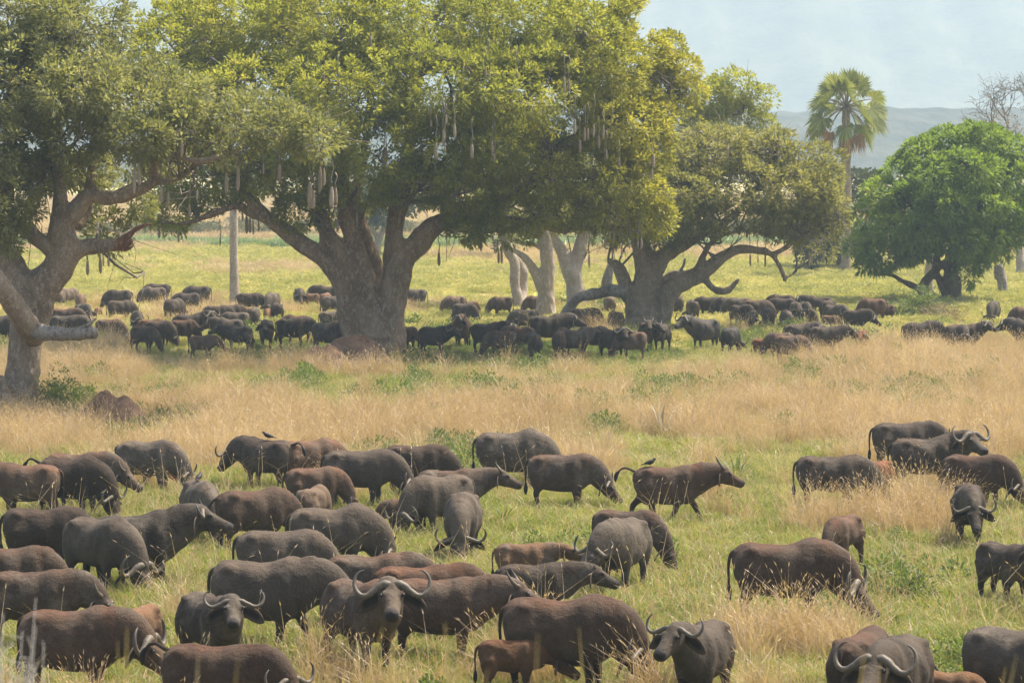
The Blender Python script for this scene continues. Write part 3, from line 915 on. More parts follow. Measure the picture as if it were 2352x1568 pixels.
make_crown(t10.root, [(2300, 285, 40, 22, 0, 2.5), (2345, 270, 45, 26, 0, 2.5), (2270, 300, 26, 14, 0, 1.6), (2330, 330, 40, 26, 0, 2.5), (2290, 335, 26, 18, 0, 2)], t10.Y, LEAF_DRY, 1.6, 8, 0.5, 0.20, 0.07, 23, gap=0.5)

# --- standing palm trunk
tp = Tree('palm_trunk', 'tall straight pale bare palm trunk left of the big central tree', 'palm trunk', 539, 706)
p_, r_ = px_branch([(539, 716, 12.5), (539, 690, 12), (538, 640, 10.5), (537, 580, 9.5), (537, 520, 9.5), (537, 470, 9), (536, 420, 9), (536, 380, 8)], tp.Y, 6)
ringed = r_ * (1 + 0.025 * np.sin(np.arange(len(r_)) * 2.1))
v, f = tube(p_, ringed, 16, 0.04); mb = MB(); mb.add(v, f)
tp.part('trunk', mb.mesh('trunk', M_BARK_P))

# --- fan palm
pal = Tree('fan_palm', 'tall fan palm with round head of fronds against the blue hills', 'palm', 1943, 634)
p_, r_ = px_branch([(1943, 642, 13), (1943, 610, 11), (1943, 540, 11.5), (1944, 460, 12), (1943, 400, 11), (1943, 340, 9.5), (1943, 280, 9.5), (1944, 246, 9)], pal.Y, 5)
v, f = tube(p_, r_ * (1 + 0.03 * np.sin(np.arange(len(r_)) * 2.3)), 16, 0.06); mb = MB(); mb.add(v, f)
pal.part('trunk', mb.mesh('trunk', M_BARK_A))


def fan_frond(hub, d, pet, rad, droop, seed, mat, twist=0.0):
    """petiole plus a pleated round fan of tapering fingers"""
    rng = np.random.default_rng(seed)
    d = np.array(d, float); d /= np.linalg.norm(d)
    pts = [hub]
    dd = d.copy()
    for i in range(5):
        dd = dd + np.array([0, 0, -droop * 0.11]); dd /= np.linalg.norm(dd)
        pts.append(pts[-1] + dd * pet / 5)
    stem = tube(np.array(pts), np.linspace(0.07, 0.035, 6), 6)
    c = pts[-1]
    side = np.cross(dd, [0, 0, 1.0]); side /= np.linalg.norm(side) + 1e-9
    nrm = np.cross(side, dd)
    side, nrm = side * math.cos(twist) + nrm * math.sin(twist), nrm * math.cos(twist) - side * math.sin(twist)
    Q = []
    nf = 26
    for i in range(nf):
        a = (i - (nf - 1) / 2) / ((nf - 1) / 2) * R(128)
        fd = dd * math.cos(a) + side * math.sin(a)
        fd = fd + nrm * (0.10 + 0.16 * abs(math.sin(a)))
        fd /= np.linalg.norm(fd)
        l = rad * (1.0 - 0.25 * abs(a) / R(128)) * (0.9 + 0.2 * rng.random())
        sp = np.cross(fd, nrm); sp /= np.linalg.norm(sp)
        w0 = l * 0.62 * math.tan(R(128) / (nf - 1)) * 1.25
        mid = c + fd * l * 0.62 + np.array([0, 0, -droop * 0.06 * l]) + nrm * (0.02 if i % 2 else -0.02)
        tip = c + fd * l + np.array([0, 0, -droop * 0.30 * l]) + rng.normal(size=3) * 0.04
        Q.append([c, mid - sp * w0, tip, mid + sp * w0])
    return stem, np.array(Q)


hub = at(1944, 246, pal.Y)
rng = np.random.default_rng(5)
FR = []
for i in range(32):                       # rising and spreading green fronds
    az = i * 2.39996 + 0.2
    el = R(82 - 108 * (i / 31) ** 0.9 + 14 * (rng.random() - 0.5))
    FR.append((az, el, 1.3 + 0.9 * (i / 31) + 0.35 * rng.random(), 1.15 + 0.5 * rng.random(), 0.25 + (0.7 + 0.8 * rng.random()) * (i / 31), LEAF_PALM, None))
for az, el in ((R(-100), R(-66)), (R(188), R(-24)), (R(-12), R(-44)), (R(60), R(-60))):
    FR.append((az, el, 2.3, 0.95, 3.0, LEAF_RUST, 'withered rust brown hanging frond'))
for k, (az, el, pet, rad, dr, mt, lab) in enumerate(FR):
    d = (math.cos(az) * math.cos(el), math.sin(az) * math.cos(el), math.sin(el))
    stem, Q = fan_frond(hub + np.array(d) * 0.15, d, pet, rad, dr, 50 + k, mt, R(60) * (1 if k % 2 else -1) * (0.5 + 0.5 * rng.random()))
    fan = pal.part('frond', quads_mesh('frond', Q, mt, np.random.default_rng(k).random(len(Q))), lab)
    sb = MB(); sb.add(*stem)
    o = obj('frond_stalk', sb.mesh('frond_stalk', M_STALK), fan)
    tag(o)

# ================================================================== SAUSAGE FRUITS
FRUIT_MESH = []
for s in range(4):
    g = np.random.default_rng(60 + s)
    bend = (g.random() - 0.5) * 0.16
    zs = np.array([0.0, -0.03, -0.10, -0.25, -0.45, -0.65, -0.82, -0.94, -0.99, -1.0])
    rr = np.array([0.012, 0.035, 0.055, 0.075, 0.088, 0.094, 0.086, 0.060, 0.030, 0.006]) * (0.9 + 0.25 * g.random())
    pts = np.stack([bend * (zs ** 2), 0.3 * bend * zs, zs], 1)
    v, f = tube(pts, rr, 12, 0.05); mb = MB(); mb.add(v, f)
    FRUIT_MESH.append(mb.mesh('fruit', M_FRUIT))
mb = MB()
v, f = tube(np.array([[0, 0, 0], [0.035, 0.01, 0.25], [0.0, 0.02, 0.45], [-0.05, 0.01, 0.7], [0.01, 0, 1.0]]), [0.026, 0.018, 0.017, 0.017, 0.02], 5); mb.add(v, f)
STALK_MESH = mb.mesh('stalk', M_STALK)

FRUITS = {
    ('t1', 'pale brown sausage fruit high in the left tree crown', -1): [(153, 225, 250), (192, 197, 245), (199, 200, 240)],
    ('t1', 'sausage fruit between the upright stems of the left tree', -1): [(65, 457, 505), (73, 440, 495), (82, 515, 537), (88, 432, 478), (273, 350, 382)],
    ('t1', 'long pale sausage fruit in the pair by the left tree limb', -3): [(309, 385, 445), (319, 375, 425)],
    ('t1', 'sausage fruit along the pale limb of the left tree', -2.5): [(370, 430, 467), (386, 440, 475), (417, 317, 362), (435, 467, 502), (453, 435, 460)],
    ('t1', 'thick sausage fruit hanging below the torn reddish limb', -0.5): [(201, 597, 632), (230, 587, 629), (237, 587, 612), (249, 587, 612)],
    ('t1', 'pale sausage fruit below the long right limb of the left tree', -2.5): [(520, 395, 445), (547, 382, 440), (605, 372, 400), (642, 375, 420)],
    ('t1', 'fat sausage fruit in three bunches before the central stems', -2.5): [(712, 417, 480), (720, 435, 480), (735, 382, 440), (744, 385, 427), (762, 427, 477), (771, 430, 472)],
    ('t2', 'small dark sausage fruit over open grass left of the palm trunk', 0): [(365, 517, 547), (375, 520, 545), (410, 532, 557), (506, 540, 565)],
    ('t2', 'dark sausage fruit in the row just right of the palm trunk', 0): [(557, 482, 510), (566, 495, 537), (574, 502, 535), (581, 505, 539), (594, 507, 532), (627, 417, 450)],
    ('t2', 'sausage fruit hanging before the central stems low in the crown', -4): [(775, 500, 532), (820, 487, 522), (882, 345, 395), (887, 340, 375), (932, 325, 357)],
    ('t2', 'sausage fruit high in the bright crown of the central tree', -8): [(743, 165, 205), (777, 185, 207), (851, 82, 112), (1115, 152, 180), (1125, 160, 182)],
    ('t2', 'sausage fruit in the pale cluster midway up the central crown', -8.5): [(990, 275, 292), (1002, 327, 365), (1019, 297, 335), (1022, 328, 350), (1025, 262, 287), (1044, 285, 317), (1084, 330, 365), (1130, 322, 355), (1136, 350, 370)],
    ('t2', 'sausage fruit dangling low under the right limb of the central tree', -1): [(1008, 578, 611), (1056, 450, 487), (1104, 535, 577), (1145, 575, 605), (1152, 575, 605)],
    ('t2', 'sausage fruit high up in the golden part of the crown', -7): [(1187, 155, 190), (1296, 175, 215), (1307, 180, 210)],
    ('t2', 'sausage fruit in the big cluster amid the golden crown', -6.5): [(1320, 272, 310), (1332, 320, 350), (1343, 292, 325), (1350, 295, 322), (1364, 285, 315), (1375, 310, 340), (1386, 287, 320), (1393, 342, 367), (1404, 302, 318), (1422, 360, 387)],
    ('t2', 'sausage fruit on the outer right side of the golden crown', -4.5): [(1261, 405, 435), (1268, 400, 425), (1498, 385, 410), (1501, 352, 385)],
    ('t2', 'sausage fruit under the golden crown before the arching tree', -3.5): [(1341, 532, 552), (1353, 582, 614), (1390, 542, 572), (1401, 530, 550), (1407, 575, 600), (1411, 530, 552), (1428, 570, 592), (1446, 552, 572), (1465, 545, 570), (1473, 545, 572)],
    ('t6', 'thin dark sausage fruit hanging below the arching limb', 0): [(1723, 582, 612), (1741, 585, 605), (1758, 575, 614), (1825, 557, 582), (1840, 555, 575), (1859, 580, 612), (1864, 580, 610)],
}
ORD = ['leftmost', 'second from left', 'third from left', 'fourth from left', 'fifth from left', 'sixth from left', 'seventh from left', 'eighth from left', 'ninth from left', 'tenth from left', 'eleventh from left', 'twelfth from left', 'thirteenth from left', 'fourteenth from left']


def ordinal(i, n):
    if n == 1: return ''
    if n == 2: return ('left one', 'right one')[i]
    if i == n - 1: return 'rightmost'
    if i == n - 2 and n > 4: return 'second from right'
    if n == 3: return ('leftmost', 'middle one', 'rightmost')[i]
    return ORD[i]


TREES = {'t1': t1, 't2': t2, 't6': t6}
fi = 0
for (tk, lab, dy), lst in FRUITS.items():
    lst = sorted(lst)
    for i, (u, v0, v1) in enumerate(lst):
        y = TREES[tk].Y + dy + 0.4 * random.random()
        p = at(u, v0, y)
        ln = (v1 - v0) / pxm(y)
        o = empty('sausage_fruit', tuple(p), random.random() * 6.28)
        od = ordinal(i, len(lst))
        tag(o, (od + ' ' if od else '') + lab, 'fruit', 'sausage fruits hanging in the trees')
        fr = obj('fruit', FRUIT_MESH[fi % 4], o)
        wd = ln * (0.85 + 0.3 * random.random()) if tk != 't6' else ln * 0.7
        fr.scale = (wd, wd, ln)
        st = obj('stalk', STALK_MESH, o)
        sl = (32 + 40 * random.random()) / pxm(y)
        st.scale = (1.2, 1.2, sl)
        fi += 1

# ================================================================== BUFFALO
def rings(cs, sides, ups, hw, hh, n=14, ex=2.2):
    ang = np.linspace(0, 2 * np.pi, n, endpoint=False)
    c, s = np.cos(ang), np.sin(ang)
    c = np.sign(c) * np.abs(c) ** (2 / ex); s = np.sign(s) * np.abs(s) ** (2 / ex)
    out = [cs[i] + np.outer(c * hw[i], sides[i]) + np.outer(s * hh[i], ups[i]) for i in range(len(cs))]
    return np.concatenate(out), ring_faces(len(cs), n)


POSES = {  # poll x, z, face pitch (down), mid-neck z
    'graze': (1.16, 0.62, 62, 0.98),
    'browse': (1.24, 0.76, 50, 1.02),
    'low': (1.32, 1.02, 42, 1.14),
    'level': (1.34, 1.34, 25, 1.20),
    'alert': (1.26, 1.50, 24, 1.26),
}
BUILD = {   # belly depth, width, length, leg, head, neck, hump
    'bull': (1.00, 0.99, 0.89, 1.0, 1.24, 1.16, 0.07),
    'cow': (0.97, 0.91, 0.87, 1.0, 1.14, 1.0, 0.01),
    'young': (0.88, 0.81, 0.84, 1.0, 1.12, 0.88, 0.0),
    'calf': (0.80, 0.74, 0.78, 1.0, 1.20, 0.78, -0.02),
}


def build_buffalo(pose, yaw, build, seed, walk=0.0):
    g = np.random.default_rng(seed)
    bd, bw, bl, lg, hs, nk, hump = BUILD[build]
    bd *= 0.96 + 0.08 * g.random(); bw *= 0.95 + 0.1 * g.random()
    mb = MB()
    prof = np.array([  # x, top, bottom, half width
        (-1.00, 1.14, 0.98, 0.07), (-0.97, 1.25, 0.84, 0.21), (-0.88, 1.345, 0.68, 0.315), (-0.72, 1.405, 0.56, 0.375), (-0.50, 1.42, 0.51, 0.395),
        (-0.22, 1.395, 0.475, 0.435), (0.05, 1.39, 0.46, 0.445), (0.28, 1.42 + hump * 0.5, 0.465, 0.415), (0.48, 1.46 + hump, 0.49, 0.365), (0.66, 1.445 + hump * 0.9, 0.54, 0.315),
        (0.80, 1.37 + hump * 0.4, 0.62, 0.27), (0.92, 1.27, 0.74, 0.21), (1.00, 1.14, 0.88, 0.11)])
    P = resample(prof, 2)
    x, top, bot, hw = P[:, 0] * bl, P[:, 1], P[:, 2], P[:, 3] * bw
    bot = top - (top - bot) * bd
    cs = np.stack([x, np.zeros_like(x), (top + bot) / 2], 1)
    v, f = rings(cs, [np.array([0, 1.0, 0])] * len(x), [np.array([0, 0, 1.0])] * len(x), hw, (top - bot) / 2, 20, 2.15)
    mb.add(v, f)
    for sy in (-1, 1):
        mb.add(*ellipsoid((-0.64 * bl, sy * 0.23 * bw, 0.90), (0.29 * bl, 0.175, 0.42)))
        mb.add(*ellipsoid((0.50 * bl, sy * 0.225 * bw, 0.92), (0.20, 0.155, 0.44)))
        mb.add(*ellipsoid((-0.60 * bl, sy * 0.23 * bw, 1.315), (0.13, 0.09, 0.07)))
        mb.add(*ellipsoid((-0.93 * bl, sy * 0.10 * bw, 1.22), (0.07, 0.06, 0.09)))
    # legs
    feet = {}
    for key, sy, hind in (('fl', 1, 0), ('fr', -1, 0), ('hl', 1, 1), ('hr', -1, 1)):
        ph = {'fl': 1, 'hr': 1, 'fr': -1, 'hl': -1}[key]
        sw = ph * walk * 0.42 + (g.random() - 0.5) * 0.22
        if hind:
            pts = np.array([(-0.64, 0.21, 1.0), (-0.58, 0.225, 0.74), (-0.70, 0.215, 0.52), (-0.755, 0.21, 0.42), (-0.725, 0.21, 0.24), (-0.705, 0.21, 0.11), (-0.675, 0.21, 0.045), (-0.66, 0.21, 0.0)])
            rad = np.array([0.21, 0.165, 0.096, 0.084, 0.060, 0.062, 0.070, 0.074])
        else:
            pts = np.array([(0.50, 0.19, 0.95), (0.45, 0.215, 0.70), (0.455, 0.21, 0.52), (0.475, 0.205, 0.38), (0.465, 0.205, 0.22), (0.465, 0.205, 0.11), (0.485, 0.205, 0.045), (0.50, 0.205, 0.0)])
            rad = np.array([0.17, 0.125, 0.094, 0.082, 0.060, 0.064, 0.072, 0.076])
        if build == 'calf': rad = rad * 0.88
        pts[:, 0] *= bl
        pts[:, 1] *= sy * (0.9 + 0.1 * bw)
        piv = pts[0].copy()
        d = pts - piv
        c_, s_ = math.cos(sw), math.sin(sw)
        k = np.clip((piv[2] - pts[:, 2]) / 0.4, 0, 1)
        pts[:, 0] = piv[0] + d[:, 0] + np.sin(sw) * (piv[2] - pts[:, 2]) * k
        pts[:, 2] = np.where(pts[:, 2] > 0.2, pts[:, 2], np.maximum(pts[:, 2], 0))
        A = resample(np.column_stack([pts, rad]), 2)
        v, f = tube(A[:, :3], A[:, 3], 10)
        mb.add(v, f)
    # neck and head
    px, pz, pit, nz = POSES[pose]
    px *= 0.55 + 0.45 * (1 if build != 'calf' else 0.86)
    px += (g.random() - 0.5) * 0.08; pz += (g.random() - 0.5) * 0.06
    pit = R(pit + (g.random() - 0.5) * 8)
    ya = R(yaw)
    off = np.array([px - 0.55, 0, 0])
    a = ya * 0.5
    sh = 1 - 0.25 * (1 - math.cos(a * 1.4))
    poll = np.array([0.55 + off[0] * math.cos(a) * sh, off[0] * math.sin(a) * sh, pz])
    fv = np.array([math.cos(ya) * math.cos(pit), math.sin(ya) * math.cos(pit), -math.sin(pit)])
    sv = np.array([-math.sin(ya), math.cos(ya), 0.0])
    uv = np.cross(fv, sv)
    hb = poll - uv * 0.10 * hs + fv * 0.02
    mid = (np.array([0.55, 0, 1.06]) + hb) / 2
    mid[2] = nz - (0 if pose != 'graze' else 0.06)
    mid[:2] = np.array([0.55, 0]) + (hb[:2] - np.array([0.55, 0])) * 0.50 * np.array([1.05, 0.75])
    C = resample(np.array([(0.36, 0, 1.05), (0.62, 0, 1.07 if pose != 'graze' else 1.02), mid, hb, hb + fv * 0.10]), 3)
    tt = np.linspace(0, 1, len(C))
    hh = np.interp(tt, [0, 0.25, 0.55, 0.78, 1], [0.38, 0.41 * (0.75 + 0.25 * nk), 0.325 * nk, 0.225 * nk, 0.14])
    hwn = np.interp(tt, [0, 0.25, 0.55, 0.78, 1], [0.26, 0.28 * nk, 0.205 * nk, 0.150 * nk, 0.11])
    v, f = loft(C, hwn, hh, 16, None, 2.1)
    mb.add(v, f)
    T = np.array([-0.10, -0.03, 0.05, 0.13, 0.22, 0.32, 0.41, 0.48, 0.535, 0.565]) * hs
    W = np.array([0.085, 0.128, 0.142, 0.142, 0.124, 0.106, 0.102, 0.108, 0.104, 0.07]) * hs
    H = np.array([0.085, 0.135, 0.160, 0.166, 0.150, 0.124, 0.110, 0.104, 0.092, 0.055]) * hs
    TOP = np.array([0.0, 0.035, 0.045, 0.040, 0.026, 0.010, 0.0, 0.0, -0.010, -0.035]) * hs
    cs = [poll + fv * t_ + uv * (tp_ - h_) for t_, tp_, h_ in zip(T, TOP, H)]
    v, f = rings(cs, [sv] * len(T), [uv] * len(T), W, H, 14, 2.3)
    mb.add(v, f)
    for sy in (-1, 1):
        mb.add(*ellipsoid(poll + fv * 0.15 * hs + uv * 0.0 + sv * sy * 0.112 * hs, (0.05, 0.05, 0.05), 8, 6))
    muz = poll + fv * 0.53 * hs - uv * 0.06 * hs
    return dict(raw=mb.mesh('body', None), poll=poll, fv=fv, sv=sv, uv=uv, muz=muz, hs=hs, topx=x, topz=top, bl=bl, g=g)


def coat_colors(me, info, ridge):
    n = len(me.vertices)
    co = np.empty(n * 3, np.float32); me.vertices.foreach_get('co', co); co = co.reshape(-1, 3)
    legs = np.clip((0.62 - co[:, 2]) / 0.35, 0, 1) * (co[:, 0] < 0.8)
    tz = np.interp(co[:, 0], info['topx'], info['topz'])
    dn = tz - co[:, 2]
    rg = np.clip(1 - dn / 0.16, 0, 1) * np.clip((co[:, 0] + 1.1) / 0.3, 0, 1) * np.clip((0.95 - co[:, 0]) / 0.2, 0, 1)
    rg = rg * (0.35 + 0.65 * vnoise(co[:, 0] * 3.1 + 9, co[:, 1] * 3, int(ridge * 100))) * ridge
    mz = np.clip(1.0 - (np.linalg.norm(co - info['muz'], axis=1) - 0.075 * info['hs']) / 0.06, 0, 1)
    C = np.ones((n, 4), np.float32)
    C[:, 0], C[:, 1], C[:, 2] = legs, rg, mz
    a = me.color_attributes.new('coat', 'FLOAT_COLOR', 'POINT')
    a.data.foreach_set('color', C.reshape(-1))
    no = np.empty(n * 3, np.float32); me.vertices.foreach_get('normal', no); no = no.reshape(-1, 3)
    sd = int(info['g'].integers(1000))
    rib = fbm(co[:, 0] * 7 + sd, co[:, 2] * 2.2 + np.sign(co[:, 1]) * 5, sd, 2) - 0.5
    lump = fbm(co[:, 0] * 3.0 + sd, co[:, 2] * 3.0 + co[:, 1] * 2.6, sd + 3, 2) - 0.5
    ay = np.abs(co[:, 1]) > 0.15
    hollow = -0.055 * np.exp(-((co[:, 0] + 0.34 * info['bl']) / 0.13) ** 2 - ((co[:, 2] - 1.12) / 0.17) ** 2) * ay
    hollow += -0.035 * np.exp(-((co[:, 0] - 0.24 * info['bl']) / 0.09) ** 2 - ((co[:, 2] - 1.05) / 0.30) ** 2) * ay
    hollow += 0.035 * np.exp(-((co[:, 0] + 0.58 * info['bl']) / 0.09) ** 2 - ((co[:, 2] - 1.30) / 0.06) ** 2) * ay
    hollow += 0.025 * np.exp(-((co[:, 0] - 0.46 * info['bl']) / 0.10) ** 2 - ((co[:, 2] - 1.10) / 0.24) ** 2) * ay
    hollow += -0.04 * np.exp(-((co[:, 0] + 0.90 * info['bl']) / 0.10) ** 2 - ((np.abs(co[:, 1]) - 0.12) / 0.06) ** 2 - ((co[:, 2] - 1.22) / 0.08) ** 2)
    spine = np.clip(1 - np.abs(co[:, 1]) / 0.07, 0, 1) * (dn < 0.1) * 0.02
    wt = np.clip((co[:, 2] - 0.45) / 0.2, 0, 1) * (co[:, 0] < 0.85)
    co = co + no * ((rib * 0.024 + lump * 0.05 + spine + hollow) * wt)[:, None]
    me.vertices.foreach_set('co', co.astype(np.float32).reshape(-1))
    me.update()
    me.materials.clear(); me.materials.append(M_HIDE)


HORN_SHAPES = {   # rows: side, rise, forward, radius
    'B': [(0.012, 0.030, 0.035, 0.045), (0.09, 0.048, 0.036, 0.064), (0.18, 0.015, 0.026, 0.060), (0.29, -0.075, 0.01, 0.050), (0.40, -0.125, 0.0, 0.042), (0.50, -0.080, 0.0, 0.037), (0.555, 0.045, 0.0, 0.031), (0.535, 0.17, 0.01, 0.023), (0.47, 0.245, 0.02, 0.015), (0.41, 0.265, 0.02, 0.005)],
    'C': [(0.055, 0.020, 0.02, 0.034), (0.13, 0.025, 0.01, 0.042), (0.25, -0.030, -0.01, 0.038), (0.37, -0.070, -0.02, 0.033), (0.465, -0.030, -0.02, 0.029), (0.515, 0.07, -0.02, 0.024), (0.50, 0.17, -0.01, 0.017), (0.435, 0.235, 0.0, 0.005)],
    'Y': [(0.060, 0.015, 0.0, 0.040), (0.12, 0.045, -0.01, 0.042), (0.19, 0.10, -0.03, 0.036), (0.235, 0.20, -0.05, 0.028), (0.235, 0.30, -0.06, 0.018), (0.21, 0.385, -0.06, 0.005)],
    'S': [(0.065, 0.015, 0.0, 0.026), (0.095, 0.06, -0.01, 0.023), (0.12, 0.12, -0.02, 0.014), (0.125, 0.165, -0.02, 0.004)],
}


def horn_mesh(kind, sy, info, sc=1.0):
    rows = np.array(HORN_SHAPES[kind])
    A = resample(rows, 3)
    f, s, u = info['fv'], info['sv'], info['uv']
    rise = 0.62 * u - 0.78 * f
    fwd = 0.78 * u + 0.62 * f
    org = info['poll'] + f * 0.02 * info['hs'] + u * 0.0
    h = info['hs'] * sc * 0.86
    pts = org + np.outer(A[:, 0] * sy * h, s) + np.outer(A[:, 1] * h, rise) + np.outer(A[:, 2] * h, fwd)
    rad = np.maximum(A[:, 3] * h, 0.004)
    rad = rad * (1 + 0.07 * np.sin(np.arange(len(rad)) * 2.2) * (np.arange(len(rad)) < len(rad) * 0.6))
    v, fc = tube(pts, rad, 10)
    if sy < 0: pass
    mb = MB(); mb.add(v, fc)
    me = mb.mesh('horn', M_HORN)
    n = len(me.vertices)
    C = np.ones((n, 4), np.float32)
    C[:, 0] = np.repeat(np.clip((np.linspace(0, 1, len(A)) - 0.62) / 0.3, 0, 1), 10)
    me.color_attributes.new('coat', 'FLOAT_COLOR', 'POINT').data.foreach_set('color', C.reshape(-1))
    return me


def ear_mesh(sy, info, sc=1.0):
    f, s, u = info['fv'], info['sv'], info['uv']
    h = info['hs'] * sc * 1.12
    base = info['poll'] - f * 0.01 * h - u * 0.125 * h + s * sy * 0.10 * h
    ax = s * sy * 0.95 - f * 0.10 + np.array([0, 0, -0.30]); ax /= np.linalg.norm(ax)
    nr = f * 0.80 + u * 0.40; nr -= ax * np.dot(nr, ax); nr /= np.linalg.norm(nr)
    wd = np.cross(ax, nr)
    t_ = np.array([0, 0.06, 0.14, 0.22, 0.28, 0.315]) * h
    w = np.array([0.036, 0.074, 0.095, 0.085, 0.052, 0.010]) * h
    cs = [base + ax * a - nr * (0.02 * math.sin(i * 0.6)) + np.array([0, 0, -0.07 * (a / 0.3) ** 2]) for i, a in enumerate(t_)]
    v, fc = rings(cs, [wd] * 6, [nr] * 6, w, np.maximum(w * 0.20, 0.006), 10, 2.0)
    # cup the ear: press the front face inwards
    v = v.reshape(6, 10, 3)
    for k in (2, 3):
        v[1:5, k] -= nr * 0.022 * h
    mb = MB(); mb.add(v.reshape(-1, 3), fc)
    me = mb.mesh('ear', M_EARIN)
    C = np.zeros((6, 10, 4), np.float32); C[..., 3] = 1
    for k in (0, 1, 4, 5, 6, 9): C[:, k, 0] = 0.5
    C[:, 6:10, 0] = 0.35; C[4:, :, 0] = 0.55
    me.color_attributes.new('coat', 'FLOAT_COLOR', 'POINT').data.foreach_set('color', C.reshape(-1))
    return me


def tail_meshes(kind, bl):
    x0 = -0.985 * bl
    if kind == 'down':
        P = [(x0 + 0.05, 0, 1.29, 0.040), (x0 - 0.05, 0.01, 1.20, 0.034), (x0 - 0.085, 0.02, 1.0, 0.026), (x0 - 0.08, 0.03, 0.80, 0.022), (x0 - 0.075, 0.03, 0.66, 0.020)]
        Q = [(x0 - 0.075, 0.03, 0.69, 0.022), (x0 - 0.075, 0.03, 0.58, 0.050), (x0 - 0.08, 0.03, 0.45, 0.048), (x0 - 0.07, 0.03, 0.36, 0.008)]
    elif kind == 'swing':
        P = [(x0 + 0.05, 0, 1.29, 0.040), (x0 - 0.06, 0.04, 1.22, 0.034), (x0 - 0.14, 0.16, 1.05, 0.027), (x0 - 0.16, 0.28, 0.90, 0.022), (x0 - 0.14, 0.36, 0.80, 0.02)]
        Q = [(x0 - 0.145, 0.35, 0.82, 0.022), (x0 - 0.12, 0.43, 0.72, 0.05), (x0 - 0.08, 0.47, 0.60, 0.045), (x0 - 0.06, 0.48, 0.52, 0.008)]
    else:  # lifted
        P = [(x0 + 0.06, 0, 1.28, 0.040), (x0 - 0.06, 0, 1.33, 0.034), (x0 - 0.20, 0.02, 1.38, 0.028), (x0 - 0.32, 0.04, 1.35, 0.024), (x0 - 0.38, 0.05, 1.28, 0.022)]
        Q = [(x0 - 0.36, 0.05, 1.31, 0.024), (x0 - 0.43, 0.06, 1.22, 0.05), (x0 - 0.46, 0.07, 1.10, 0.045), (x0 - 0.46, 0.07, 1.02, 0.008)]
    out = []
    for rows, nm, mt in ((P, 'tail', M_HIDE), (Q, 'tail_tuft', M_TUFT)):
        A = resample(rows, 3)
        v, f = tube(A[:, :3], A[:, 3], 7)
        mb = MB(); mb.add(v, f)
        me = mb.mesh(nm, mt)
        C = np.zeros((len(me.vertices), 4), np.float32); C[:, 0] = 0.4; C[:, 3] = 1
        me.color_attributes.new('coat', 'FLOAT_COLOR', 'POINT').data.foreach_set('color', C.reshape(-1))
        out.append(me)
    return out


HIDE_COL = {
    'g': (0.0730, 0.0570, 0.0410), 'k': (0.0300, 0.0209, 0.0138), 'd': (0.0420, 0.0290, 0.0186), 'b': (0.0860, 0.0500, 0.0290), 'n': (0.0600, 0.0370, 0.0225),
    'r': (0.1647, 0.0563, 0.0193), 't': (0.1747, 0.0939, 0.0434), 'o': (0.1048, 0.0538, 0.0248), 'p': (0.1148, 0.0785, 0.0502), 'w': (0.0340, 0.0265, 0.0193),
}
RIDGE = {'g': 0.25, 'k': 0.2, 'd': 0.45, 'b': 0.9, 'n': 1.0, 'r': 0.5, 't': 0.3, 'o': 0.6, 'p': 0.1, 'w': 0.0}

